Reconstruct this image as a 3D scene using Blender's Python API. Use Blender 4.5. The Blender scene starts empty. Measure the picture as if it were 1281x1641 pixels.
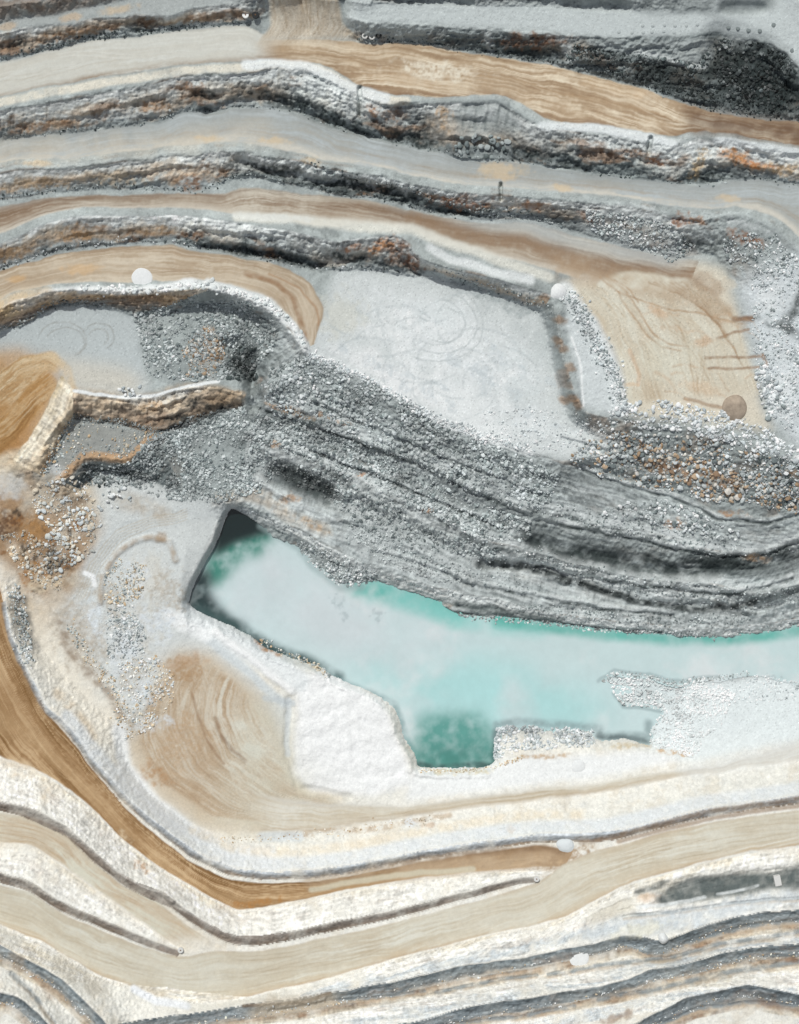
import bpy, math, random
import numpy as np

# ------------------------------------------------------------------ camera, sky, sun, exposure
sc = bpy.context.scene
S = 0.25                      # metres per photo pixel on the reference level
CX, CY = 640.5, 820.5
ZREF, ZC = 30.0, 1030.0       # reference level, drone height
cam_d = bpy.data.cameras.new("camera")
cam_d.sensor_fit = 'VERTICAL'
cam_d.angle = 2 * math.atan(1641 * S / 2 / (ZC - ZREF))
cam_d.clip_start = 1.0
cam_d.clip_end = 20000
cam = bpy.data.objects.new("camera", cam_d)
cam.location = (0, 0, ZC)
sc.collection.objects.link(cam)
sc.camera = cam

SUN_ELEV, SUN_AZ = 60.0, 22.0     # azimuth: degrees west of the top of the picture
w = bpy.data.worlds.new("World")
sc.world = w
w.use_nodes = True
nt = w.node_tree
bg = nt.nodes['Background']
sky = nt.nodes.new('ShaderNodeTexSky')
sky.sky_type = 'NISHITA'
sky.sun_disc = False
sky.sun_elevation = math.radians(SUN_ELEV)
sky.sun_rotation = math.radians(-SUN_AZ)
sky.air_density = 1.0
sky.dust_density = 2.5
hs = nt.nodes.new('ShaderNodeHueSaturation')      # thin white overcast veil: a paler sky
hs.inputs['Saturation'].default_value = .35
nt.links.new(sky.outputs[0], hs.inputs['Color'])
nt.links.new(hs.outputs[0], bg.inputs[0])
bg.inputs[1].default_value = 0.105
sd = bpy.data.lights.new("sun", 'SUN')
sd.energy = 3.1
sd.angle = math.radians(1.2)
sd.color = (1.0, 0.985, 0.94)
sun = bpy.data.objects.new("sun", sd)
a, e = math.radians(SUN_AZ), math.radians(SUN_ELEV)
from mathutils import Vector
dirv = Vector((-math.sin(a) * math.cos(e), math.cos(a) * math.cos(e), math.sin(e)))
sun.rotation_euler = dirv.to_track_quat('Z', 'Y').to_euler()
sc.collection.objects.link(sun)
sc.view_settings.view_transform = 'Standard'
sc.view_settings.look = 'None'
sc.view_settings.exposure = -0.27
sc.view_settings.gamma = 1.0

rng = np.random.default_rng(7)
random.seed(7)

# ------------------------------------------------------------------ grid and noise
G = 1.5
X0, Y0, X1, Y1 = -120.0, -120.0, 1401.0, 1761.0
gx = np.arange(X0, X1 + .01, G)
gy = np.arange(Y0, Y1 + .01, G)
NX, NY = len(gx), len(gy)
PX, PY = np.meshgrid(gx.astype(np.float32), gy.astype(np.float32))


def _hash(ix, iy, seed):
    h = (ix.astype(np.int64) * 374761393 + iy.astype(np.int64) * 668265263 + seed * 1442695041) & 0x7fffffff
    h = ((h ^ (h >> 13)) * 1274126177) & 0x7fffffff
    h = ((h ^ (h >> 16)) * 2246822519) & 0x7fffffff
    return ((h ^ (h >> 15)) & 0xffffff).astype(np.float32) / 0xffffff


def vn(x, y, sx, seed, sy=None):
    """value noise in -1..1"""
    sy = sy or sx
    x = np.asarray(x, np.float32) / sx + 1000.13
    y = np.asarray(y, np.float32) / sy + 1000.37
    ix = np.floor(x); iy = np.floor(y)
    fx = x - ix; fy = y - iy
    fx = fx * fx * (3 - 2 * fx); fy = fy * fy * (3 - 2 * fy)
    ix = ix.astype(np.int32); iy = iy.astype(np.int32)
    a = _hash(ix, iy, seed); b = _hash(ix + 1, iy, seed)
    c = _hash(ix, iy + 1, seed); d = _hash(ix + 1, iy + 1, seed)
    return ((a * (1 - fx) + b * fx) * (1 - fy) + (c * (1 - fx) + d * fx) * fy) * 2 - 1


def fbm(x, y, s, seed, oct=4, gain=.5):
    r = 0; am = 1; t = 0
    c, sn = math.cos(.6), math.sin(.6)
    for k in range(oct):
        r = r + am * vn(x, y, s, seed + k * 17)
        t += am; am *= gain; s *= .5
        x, y = x * c - y * sn + 31.7, x * sn + y * c - 11.3
    return r / t * 1.25


def ridged(x, y, s, seed, oct=4, gain=.55):
    r = 0; am = 1; t = 0
    c, sn = math.cos(.9), math.sin(.9)
    for k in range(oct):
        r = r + am * (1 - 2 * np.abs(vn(x, y, s, seed + k * 13)))
        t += am; am *= gain; s *= .5
        x, y = x * c - y * sn + 31.7, x * sn + y * c - 11.3
    return r / t


def sst(a, b, x):
    t = np.clip((x - a) / (b - a), 0, 1)
    return t * t * (3 - 2 * t)


def blur(f, r, n=2):
    r = int(max(1, round(r)))
    for _ in range(n):
        for ax in (0, 1):
            p = [(0, 0), (0, 0)]; p[ax] = (r + 1, r)
            c = np.cumsum(np.pad(f, p, mode='edge'), axis=ax, dtype=np.float64)
            k = 2 * r + 1
            f = ((c[k:] - c[:-k]) if ax == 0 else (c[:, k:] - c[:, :-k])) / k
            f = f.astype(np.float32)
    return f


# shared warp used for every traced outline, so neighbours stay in step
WNR = (1 - .45 * sst(1180, 1330, PY))
WXF = ((fbm(PX, PY, 40, 101, 3) * 3.0 + fbm(PX, PY, 9, 105, 2) * .8) * WNR).astype(np.float32)
WYF = ((fbm(PX, PY, 40, 201, 3) * 3.0 + fbm(PX, PY, 9, 205, 2) * .8) * WNR).astype(np.float32)
WPX, WPY = PX + WXF, PY + WYF

# ------------------------------------------------------------------ traced bench edges (photo pixels)
def L(s):
    v = [float(q) for q in s.replace(';', ' ').replace(',', ' ').split()]
    return [(v[i], v[i + 1]) for i in range(0, len(v), 2)]


W0c = L("0,8 60,2 110,-12 200,-25")
W0t = L("0,34 60,26 110,18 150,9 190,0 240,-12")
W1c = L("0,50 40,44 70,40 120,38 145,28 200,25 235,24 270,27 300,15 345,8 380,5 405,12")
W1t = L("0,97 60,83 120,68 180,59 230,55 280,47 330,42 390,38 408,33")
R1lo = L("0,157 60,144 120,134 180,123 240,113 300,106 340,103 400,100 430,97 480,98 510,103 545,118 575,138 620,152 700,157 760,153 800,155 830,165 860,180 880,193 940,200 1000,205 1040,214 1080,218 1130,212 1170,215 1220,226 1281,234")
W2c = L("0,178 80,164 160,151 240,134 290,123 340,121 400,116 450,110 490,114 530,130 575,152 620,168 680,166 740,164 790,164 815,172 845,192 880,206 930,214 1000,220 1040,230 1080,233 1130,222 1170,226 1220,238 1281,246")
W2t = L("0,225 60,218 140,210 200,203 260,195 276,184 290,178 340,180 370,172 430,173 480,180 510,195 540,207 600,222 650,233 680,238 715,246 740,256 820,259 860,262 930,276 1000,284 1060,291 1130,299 1160,291 1200,285 1281,298")
R2lo = L("0,262 60,256 140,254 180,249 230,244 270,236 310,234 345,228 380,230 430,238 460,244 500,252 545,264 570,268 610,270 650,283 680,284 720,294 780,300 840,304 900,308 1000,318 1060,330 1130,338 1180,333 1215,340 1258,360 1292,392")
W3c = L("0,277 60,271 140,268 180,263 230,257 270,250 310,248 345,241 380,243 430,251 460,256 500,263 545,275 570,280 610,281 650,296 680,296 720,306 780,313 840,317 900,322 1000,331 1060,344 1130,352 1180,347 1210,354 1250,375 1281,405")
W3t = L("0,320 60,312 120,305 180,300 250,302 300,308 340,303 365,288 400,282 430,288 500,300 540,312 600,318 640,325 700,342 750,349 850,350 900,362 940,377 1000,398 1060,408 1100,414 1140,410 1170,440 1190,490 1200,560 1215,640 1240,690 1281,715")
R3lo = L("0,372 60,350 100,338 140,330 200,331 290,333 340,336 425,350 480,360 540,372 590,362 640,362 662,376 682,400 710,410 740,420 800,432 850,447 895,456")
W4c = L("0,388 60,364 100,352 140,343 200,343 290,345 340,348 425,363 480,373 540,388 590,378 635,376 652,386 666,408 700,424 740,437 800,448 850,462 884,472 888,500 895,540 905,590 925,640 940,665 1000,672 1060,670 1120,688 1200,705 1281,742")
W4t = L("0,430 50,415 100,400 160,393 200,388 280,388 310,398 380,405 430,416 500,432 540,430 600,433 640,438 690,441 760,462 820,484 868,500 878,540 888,590 905,640 915,672 950,700")
R4lo = L("0,478 20,466 45,462 80,455 130,451 220,452 260,449 300,450 340,449 380,460 430,478 466,508 492,538 500,556")
W5c = L("0,496 20,480 45,475 80,467 130,463 220,466 260,463 300,464 340,462 380,473 425,490 455,515 478,545 492,563")
W5t = L("0,530 35,522 60,505 80,490 120,485 180,495 215,507 260,500 330,488 380,495 410,510 425,540 415,580 400,625")
P1c = L("492,563 540,582 600,612 680,660 740,690 790,702 850,724 900,738 960,730 1010,722")
W6c = L("60,748 75,710 95,680 118,650 122,628 160,636 200,640 250,634 310,617 350,620 385,630 400,640")
W6t = L("72,762 92,725 118,668 145,676 200,680 240,692 262,700")
W7c = L("95,768 132,734 152,732 205,739 237,708 256,698 300,672 345,660 385,650")
W7t = L("130,785 152,752 200,765 245,768 300,800 350,800 400,790 430,785")
La = L("425,640 470,652 520,672 555,684 600,712 650,726 690,742 720,760 770,785 830,808 900,822 960,838 1020,850 1080,862 1110,880 1200,888 1281,868 1340,850")
Lat = L("400,672 450,680 520,700 560,715 620,742 690,770 740,795 790,822 850,842 920,862 1000,885 1080,905 1150,912 1220,905 1281,892")
Lb = L("400,694 430,702 470,720 520,742 580,768 625,793 680,812 720,835 770,862 840,880 900,898 960,912 1000,922 1070,932 1140,934 1190,948 1220,954 1281,935")
Lbt = L("410,735 460,745 520,775 560,800 600,822 650,840 700,862 760,890 820,905 860,922 920,936 980,950 1030,965 1090,970 1150,968 1220,972 1281,960")
Lc = L("366,808 400,812 430,822 470,845 515,868 560,893 610,910 650,926 700,944 740,950 800,960 860,978 920,988 1000,996 1070,1004 1140,1010 1190,1006 1240,998 1281,992")
POND = L("372,814 345,872 320,920 301,966 330,986 370,1002 400,1018 430,1040 470,1052 510,1067 540,1086 580,1100 610,1115 630,1132 640,1156 650,1182 665,1203 670,1226 700,1228 740,1229 775,1229 792,1220 798,1190 800,1166 860,1168 950,1172 955,1186 1000,1184 1042,1196 1042,1168 1058,1142 1040,1132 1000,1130 988,1120 992,1110 1012,1105 975,1101 964,1091 975,1080 1040,1082 1095,1098 1110,1086 1150,1086 1200,1076 1281,1092 1401,1100 1401,990 1281,1006 1230,1013 1180,1022 1120,1023 1060,1016 1000,1013 950,1009 900,999 850,994 800,994 740,990 720,976 700,962 650,946 605,930 570,936 545,934 515,914 495,896 478,878 440,862 412,836")
# south side
SWr = L("300,980 360,1012 395,1034 425,1052 465,1064 505,1078 535,1097 575,1112 603,1127 620,1142 630,1165 640,1190 655,1212 660,1238 700,1243 780,1243 830,1212 880,1208 950,1205 1000,1200 1045,1208 1100,1214")
SPl = L("330,1022 380,1060 420,1095 450,1130 462,1180 462,1225 480,1262 560,1283 650,1285 720,1276 850,1260 950,1249 1080,1230 1150,1222 1281,1188")
S1lo = L("-60,700 0,760 20,830 35,900 30,960 45,1020 95,1075 150,1130 190,1160 192,1200 215,1245 260,1290 310,1325 370,1345 430,1347 520,1336 600,1322 720,1304 850,1288 1000,1268 1100,1247 1281,1224")
K1 = L("10,960 22,1020 42,1068 72,1128 110,1163 150,1213 200,1274 260,1326 310,1364 370,1392 430,1400 500,1396 560,1389 640,1372 720,1358 800,1346 860,1338 930,1338 980,1336 1050,1318 1130,1298 1200,1288 1281,1277")
Ao = L("-60,1170 0,1215 60,1236 95,1258 130,1282 170,1320 200,1350 260,1394 330,1436 380,1462 430,1456 520,1436 640,1414 760,1400 850,1394 890,1398")
K2 = L("-60,1270 0,1284 30,1292 70,1302 110,1326 150,1364 200,1406 240,1427 268,1432 300,1458 335,1482 370,1500 400,1504 430,1500 560,1474 650,1454 760,1425 830,1407 862,1403")
Co = L("-60,1345 0,1350 50,1356 100,1388 150,1422 200,1458 250,1494 292,1520")
K3 = L("-60,1385 0,1399 50,1413 100,1446 160,1471 230,1501 292,1523")
Bo = L("0,1484 60,1508 110,1537 160,1566 210,1584 260,1600 330,1607 400,1600 430,1590 500,1577 560,1560 640,1537 720,1517 800,1494 850,1487 900,1474 960,1442 1010,1418 1060,1403 1130,1383 1200,1367 1281,1357")
K4l = L("-60,1490 0,1514 40,1535 75,1554 100,1569 130,1598 172,1641 200,1680")
K4m = L("200,1640 290,1628 400,1610 470,1602 535,1590 600,1580 680,1563 740,1547 790,1541 851,1531 900,1521 950,1512 1000,1498 1030,1500 1050,1513 1072,1506 1120,1487 1160,1474 1220,1464 1281,1460")
K4lo = L("-60,1530 0,1545 60,1580 100,1612 140,1660")
K4o = L("350,1641 450,1625 540,1606 600,1604 700,1588 800,1566 860,1566 940,1545 1010,1536 1080,1535 1140,1512 1200,1498 1281,1486")
K5 = L("610,1650 700,1630 760,1611 851,1599 910,1587 960,1579 1000,1572 1040,1554 1100,1546 1160,1527 1220,1517 1281,1514")
K5o = L("640,1665 760,1632 851,1622 960,1600 1050,1580 1140,1560 1220,1545 1281,1540")
K6 = L("1000,1652 1060,1618 1100,1598 1150,1586 1200,1578 1281,1594")
K5l = L("-60,1580 0,1588 30,1597 60,1620 85,1650")


def extend(pts, d=170.0):
    pts = [tuple(p) for p in pts]
    def out(p): return p[0] <= 0 or p[0] >= 1281 or p[1] <= 0 or p[1] >= 1641
    def ext(p, q):
        if not out(p): return None
        vx, vy = p[0] - q[0], p[1] - q[1]; n = math.hypot(vx, vy)
        return (p[0] + vx / n * d, p[1] + vy / n * d)
    a = ext(pts[0], pts[1]); b = ext(pts[-1], pts[-2])
    return ([a] if a else []) + pts + ([b] if b else [])


def dens(pts, step=.5):
    P = np.array(pts, float)
    s = np.r_[0, np.cumsum(np.hypot(*np.diff(P, axis=0).T))]
    # rounded by a small moving average so corners are not polygonal
    t = np.arange(0, s[-1], step)
    q = np.stack([np.interp(t, s, P[:, 0]), np.interp(t, s, P[:, 1])], 1)
    k = int(9 / step)
    if len(q) > 3 * k:
        pad = np.vstack([np.repeat(q[:1], k, 0), q, np.repeat(q[-1:], k, 0)])
        c = np.cumsum(pad, 0)
        m = (c[2 * k:] - c[:-2 * k]) / (2 * k)
        q = m[:len(q)]
    return q, t / max(s[-1], 1e-6)


def offset(pts, d):
    q, _ = dens(extend(pts), 4.0)
    tg = np.gradient(q, axis=0); tg /= np.maximum(np.hypot(tg[:, 0], tg[:, 1])[:, None], 1e-6)
    return q + np.stack([-tg[:, 1], tg[:, 0]], 1) * d      # +d is to the right of travel (down when going right)


# ------------------------------------------------------------------ heights
ZF = np.zeros((NY, NX), np.float32)
FX = np.zeros((NY, NX), bool)


def samp(F, x, y):
    i = np.clip(np.round((np.asarray(x) - X0) / G).astype(int), 0, NX - 1)
    j = np.clip(np.round((np.asarray(y) - Y0) / G).astype(int), 0, NY - 1)
    return F[j, i]


def hl(pts, z, ext=True):
    """height line: z a number or a list of (x, z) pairs read along x, or ('t', [(t,z)...]) along the line"""
    q, t = dens(extend(pts) if ext else pts)
    if isinstance(z, (int, float)): zz = np.full(len(q), float(z))
    elif z[0] == 't': zz = np.interp(t, [a for a, _ in z[1]], [b for _, b in z[1]])
    else: zz = np.interp(q[:, 0], [a for a, _ in z], [b for _, b in z])
    x = q[:, 0] - samp(WXF, q[:, 0], q[:, 1]); y = q[:, 1] - samp(WYF, q[:, 0], q[:, 1])
    i = np.round((x - X0) / G).astype(int); j = np.round((y - Y0) / G).astype(int)
    ok = (i >= 0) & (i < NX) & (j >= 0) & (j < NY)
    ZF[j[ok], i[ok]] = zz[ok]; FX[j[ok], i[ok]] = True


def zadd(z, d):
    if isinstance(z, (int, float)): return z + d
    if z[0] == 't': return ('t', [(a, b + d) for a, b in z[1]])
    return [(a, b + d) for a, b in z]


Z1 = [(0, 68), (500, 68), (1281, 65)]
Z2 = [(0, 59), (900, 58), (1281, 56)]
Z3 = [(0, 51), (600, 50), (900, 47), (1281, 46)]
Z4 = [(0, 43), (400, 42), (500, 38), (900, 37)]
hl(W0c, 82); hl(W0t, 76); hl(W1c, 76); hl(W1t, 68)
TRc0 = L("560,-12 700,-8 830,-6 960,-4 1060,-10 1140,-14"); TRt0 = L("600,3 700,5 830,7 960,12 1040,20 1100,23 1190,26 1228,14 1240,-20")
TRc = L("560,30 600,38 700,42 780,48 860,52 915,58 960,58 1040,58 1090,60 1140,50 1180,58 1225,62 1262,85 1292,120 1330,190")
TRt = L("560,62 600,66 680,70 720,78 780,84 850,96 900,104 960,120 1020,135 1060,148 1100,163 1140,178 1200,185 1281,193")
hl(TRc0, 83); hl(TRt0, 79); hl(TRc, 78)
hl(TRt, [(560, 69), (1281, 66)])
hl(R1lo, Z1); hl(offset(W2c, -3), zadd(Z1, 1.6), False); hl(W2c, zadd(Z1, .6)); hl(W2t, Z2)
hl(R2lo, Z2); hl(offset(W3c, -3), zadd(Z2, 1.6), False); hl(W3c, zadd(Z2, .6)); hl(W3t, Z3)
hl(R3lo, Z3)
hl(W4c, zadd(Z3, 1.2)); hl(W4t, Z4)
hl(R4lo, Z4); hl(W5c, zadd(Z4, 1.4)); hl(W5t, ('t', [(0, 38), (.15, 33), (.5, 32), (.8, 28), (1, 24)]))
hl(P1c, [(492, 37.5), (1010, 38)]); hl(W6c, ('t', [(0, 26), (.3, 31), (1, 30)])); hl(W6t, 21)
hl(L("420,505 445,530 470,560 480,590 450,610 425,630"), 33, False)
hl(W7c, 21); hl(W7t, 10)
hl(La, [(425, 27), (900, 26), (1281, 25)]); hl(Lat, [(400, 20), (1281, 18)])
hl(Lb, [(400, 19), (1281, 17)]); hl(Lbt, [(400, 13), (900, 8), (1281, 8)])
hl(Lc, [(366, 8), (500, 7), (900, 4), (1281, 3.5)])
hl(L("930,745 1000,768 1080,788 1130,812 1180,832 1240,830 1281,815"), 31); 
hl(L("425,-120 427,-10 436,30"), ('t', [(0, 80), (.8, 74), (1, 69)]), False); hl(L("552,-120 552,-10 556,55"), ('t', [(0, 80), (.8, 75), (1, 69.5)]), False)
hl(L("480,-120 485,0 490,50"), ('t', [(0, 80), (.7, 74), (1, 69)]), False)
hl(L("366,806 339,867 313,915 294,963"), 6.5, False)
hl(SWr, 5, False); hl(SPl, 7.5)
hl(L("160,900 200,870 250,855 300,880 285,960 300,1010"), 9, False)
hl(L("120,900 105,950 120,1010 170,1070 200,1120"), 9.5, False)
hl(S1lo, ('t', [(0, 20), (.1, 18), (.25, 12), (.4, 8), (1, 7.5)]))
ZA = ('t', [(0, 22), (.3, 21), (.6, 20), (.8, 24), (1, 25)])
hl(K1, zadd(ZA, 1.9)); hl(offset(K1, 9), ZA, False); hl(Ao, ('t', [(0, 23), (.5, 20.5), (1, 25)]))
hl(K2, ('t', [(0, 34.8), (.4, 34.2), (.6, 32.8), (1, 27)])); hl(offset(K2, 9), ('t', [(0, 33), (.4, 32.5), (.6, 31), (1, 25.5)]), False)
hl(Co, ('t', [(0, 33.5), (1, 31.5)])); hl(K3, ('t', [(0, 42), (.6, 38), (1, 32)])); hl(offset(K3, 9), ('t', [(0, 39.5), (.6, 36), (1, 31.5)]), False)
ZB = ('t', [(0, 38), (.25, 33), (.6, 29), (1, 25)])
hl(Bo, ZB)
hl(K4l, 50); hl(offset(K4l, 14), 47, False); hl(K4lo, 47); hl(K5l, 58); hl(offset(K5l, 12), 54, False)
hl(K4m, [(200, 41), (1281, 37)]); hl(offset(K4m, 14), [(200, 38.2), (1281, 34.2)], False); hl(K4o, [(350, 38), (1281, 34)])
hl(K5, [(600, 50), (1281, 46)]); hl(offset(K5, 15), [(600, 47.2), (1281, 43.2)], False); hl(K5o, [(640, 47), (1281, 43)])
hl(K6, 57); hl(offset(K6, 14), 53, False)
pond_line = POND[:]
hl(POND + POND[:1], -0.6, False)
# far corners
for yy, zz in ((Y0, None),):
    pass


def solve(F, M, level=0):
    ny, nx = F.shape
    if min(nx, ny) > 24:
        py, px = ny % 2, nx % 2
        Fp = np.pad(np.where(M, F, 0), ((0, py), (0, px))); Mp = np.pad(M, ((0, py), (0, px))).astype(np.float32)
        c = lambda A: A[0::2, 0::2] + A[1::2, 0::2] + A[0::2, 1::2] + A[1::2, 1::2]
        m = c(Mp); f = c(Fp) / np.maximum(m, 1)
        U = solve(f.astype(np.float32), m > 0, level + 1)
        U = np.repeat(np.repeat(U, 2, 0), 2, 1)[:ny, :nx]
        it = 50
    else:
        U = np.full(F.shape, F[M].mean() if M.any() else 0, np.float32); it = 600
    U = np.where(M, F, U).astype(np.float32)
    for _ in range(it):
        P = np.pad(U, 1, mode='edge')
        V = (P[:-2, 1:-1] + P[2:, 1:-1] + P[1:-1, :-2] + P[1:-1, 2:]) * .25
        U = np.where(M, F, V)
    return U


Z = solve(ZF, FX)
Z = blur(Z, 1, 3)


def inpoly(poly, x, y):
    r = np.zeros(x.shape, bool)
    n = len(poly)
    for k in range(n):
        x1, y1 = poly[k]; x2, y2 = poly[(k + 1) % n]
        if y1 == y2: continue
        c = (y1 > y) != (y2 > y)
        r ^= c & (x < (x2 - x1) * (y - y1) / (y2 - y1) + x1)
    return r


def amask(poly, soft=4, warp=1.0):
    """soft-edged mask of a traced outline"""
    p = np.array(poly)
    j0 = int(np.clip((p[:, 1].min() - 30 - Y0) / G, 0, NY)); j1 = int(np.clip((p[:, 1].max() + 30 - Y0) / G, 0, NY))
    i0 = int(np.clip((p[:, 0].min() - 30 - X0) / G, 0, NX)); i1 = int(np.clip((p[:, 0].max() + 30 - X0) / G, 0, NX))
    sl = (slice(j0, j1), slice(i0, i1))
    m = inpoly(poly, PX[sl] + WXF[sl] * warp, PY[sl] + WYF[sl] * warp).astype(np.float32)
    if soft: m = blur(m, soft / G, 2)
    return sl, m


sl, m = amask(POND, 0)
pondM = np.zeros((NY, NX), np.float32); pondM[sl] = m
deep = blur(pondM, 5, 2)
Z -= np.where(pondM > 0, deep * 6 * sst(.5, 1, deep) + .8, 0)

gyy, gxx = np.gradient(blur(Z, 2, 1), G * S)
slope = np.hypot(gxx, gyy)
wall = sst(.28, .62, blur(slope, 2, 1)) * (1 - pondM)
south = sst(-30, 30, PY - np.interp(PX, [0, 60, 200, 300, 420, 650, 800, 1281], [700, 900, 1100, 980, 1050, 1110, 1170, 1180]))

# ------------------------------------------------------------------ albedo painting
KA = 1.10


def lin(c):
    c = np.array(c, np.float32) / 255
    return np.where(c <= .04045, c / 12.92, ((c + .055) / 1.055) ** 2.4) / KA


ALB = np.empty((NY, NX, 3), np.float32)
LAB = np.zeros((NY, NX), np.int16)


def mixc(sl, m, col, op=1.0):
    c = lin(col) if not isinstance(col, np.ndarray) else col
    m = (m * op)[..., None]
    ALB[sl] = ALB[sl] * (1 - m) + c * m


def area(poly, col, op=1., soft=6, tex=0, ts=14, seed=1, warp=1.):
    if isinstance(poly, str): poly = L(poly)
    sl, m = amask(poly, soft, warp)
    if tex:
        n = fbm(PX[sl], PY[sl], ts, seed, 4)
        m = m * np.clip(1 - tex + tex * (n * 1.6 + .5), 0, 1)
    mixc(sl, m, col, op)


def dseg(sl, pts):
    x = WPX[sl]; y = WPY[sl]
    d = np.full(x.shape, 1e9, np.float32)
    for (ax, ay), (bx, by) in zip(pts[:-1], pts[1:]):
        vx, vy = bx - ax, by - ay
        t = np.clip(((x - ax) * vx + (y - ay) * vy) / max(vx * vx + vy * vy, 1e-6), 0, 1)
        d = np.minimum(d, np.hypot(x - ax - t * vx, y - ay - t * vy))
    return d


def smask(pts, wd, soft=.5):
    if isinstance(pts, str): pts = L(pts)
    pts = extend(pts)
    p = np.array(pts); r = wd + 12
    j0 = int(np.clip((p[:, 1].min() - r - Y0) / G, 0, NY)); j1 = int(np.clip((p[:, 1].max() + r - Y0) / G, 0, NY))
    i0 = int(np.clip((p[:, 0].min() - r - X0) / G, 0, NX)); i1 = int(np.clip((p[:, 0].max() + r - X0) / G, 0, NX))
    sl = (slice(j0, j1), slice(i0, i1))
    if j1 <= j0 or i1 <= i0: return sl, np.zeros((max(0, j1 - j0), max(0, i1 - i0)), np.float32)
    d = dseg(sl, pts)
    return sl, 1 - sst(wd * .5 * (1 - soft), wd * .5 * (1 + soft) + .7, d)


def stroke(pts, wd, col, op=1., soft=.5, tex=0, ts=10, seed=3):
    sl, m = smask(pts, wd, soft)
    if m.size == 0: return
    if tex:
        n = fbm(PX[sl], PY[sl], ts, seed, 4)
        m = m * np.clip(1 - tex + tex * (n * 1.8 + .5), 0, 1)
    mixc(sl, m, col, op)


def dent(pts, wd, dz, soft=.5):
    sl, m = smask(pts, wd, soft)
    if m.size: Z[sl] += m * dz


def blob(x, y, rx, ry, ang, col, op=1., tex=.6, ts=9, seed=5):
    r = max(rx, ry) * 1.5 + 6
    j0 = int(np.clip((y - r - Y0) / G, 0, NY)); j1 = int(np.clip((y + r - Y0) / G, 0, NY))
    i0 = int(np.clip((x - r - X0) / G, 0, NX)); i1 = int(np.clip((x + r - X0) / G, 0, NX))
    sl = (slice(j0, j1), slice(i0, i1))
    a = math.radians(ang)
    dx, dy = WPX[sl] - x, WPY[sl] - y
    u = (dx * math.cos(a) + dy * math.sin(a)) / rx; v = (-dx * math.sin(a) + dy * math.cos(a)) / ry
    n = fbm(PX[sl], PY[sl], ts, seed + int(x), 4)
    g_ = fbm(PX[sl], PY[sl], 4, seed + int(y), 2)
    m = (1 - sst(.35, 1.2, np.hypot(u, v) + n * tex * .8)) * np.clip(.75 + .8 * g_ * (tex > .75), 0, 1.1)
    m = np.clip(m, 0, 1)
    mixc(sl, m, col, op)


def band(up, lo, free=False):
    """u,v coordinates of every cell between two traced edges (cropped to their box)"""
    a, _ = dens(extend(up) if not free else up, 1.0); b, _ = dens(extend(lo) if not free else lo, 1.0)
    n = int(max(len(a), len(b)) * 1.3)
    ta = np.linspace(0, 1, n)
    A = np.stack([np.interp(ta, np.linspace(0, 1, len(a)), a[:, k]) for k in (0, 1)], 1)
    B = np.stack([np.interp(ta, np.linspace(0, 1, len(b)), b[:, k]) for k in (0, 1)], 1)
    wd = np.hypot(*(A - B).T).max()
    mN = int(wd * 1.3) + 2
    v = np.linspace(0, 1, mN)
    Q = A[:, None, :] * (1 - v[None, :, None]) + B[:, None, :] * v[None, :, None]
    qx, qy = Q[..., 0].ravel(), Q[..., 1].ravel()
    x = qx - samp(WXF, qx, qy); y = qy - samp(WYF, qx, qy)
    i = np.round((x - X0) / G).astype(int); j = np.round((y - Y0) / G).astype(int)
    ok = (i >= 0) & (i < NX) & (j >= 0) & (j < NY)
    i, j = i[ok], j[ok]
    i0, i1, j0, j1 = max(i.min() - 2, 0), min(i.max() + 3, NX), max(j.min() - 2, 0), min(j.max() + 3, NY)
    sl = (slice(j0, j1), slice(i0, i1)); i = i - i0; j = j - j0
    U = np.zeros((j1 - j0, i1 - i0), np.float32); V = U.copy(); W = U.copy(); C = U.copy()
    uu = np.repeat(ta * n / 1.3, mN)[ok]; vv = np.tile(v, n)[ok]
    ww = np.repeat(np.hypot(*(A - B).T), mN)[ok]
    np.add.at(C, (j, i), 1); np.add.at(U, (j, i), uu); np.add.at(V, (j, i), vv); np.add.at(W, (j, i), ww)
    m = C > 0
    for A_ in (U, V, W): A_[m] /= C[m]
    M = m.copy()
    for ax, s in ((0, 1), (1, 1), (0, -1), (1, -1)):
        r = np.roll(m, s, ax)
        if ax == 0: r[0 if s == 1 else -1] = False
        else: r[:, 0 if s == 1 else -1] = False
        h = r & ~M
        for A_ in (U, V, W): A_[h] = np.roll(A_, s, ax)[h]
        M |= h
    return sl, M, U, V, W, n / 1.3


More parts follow.
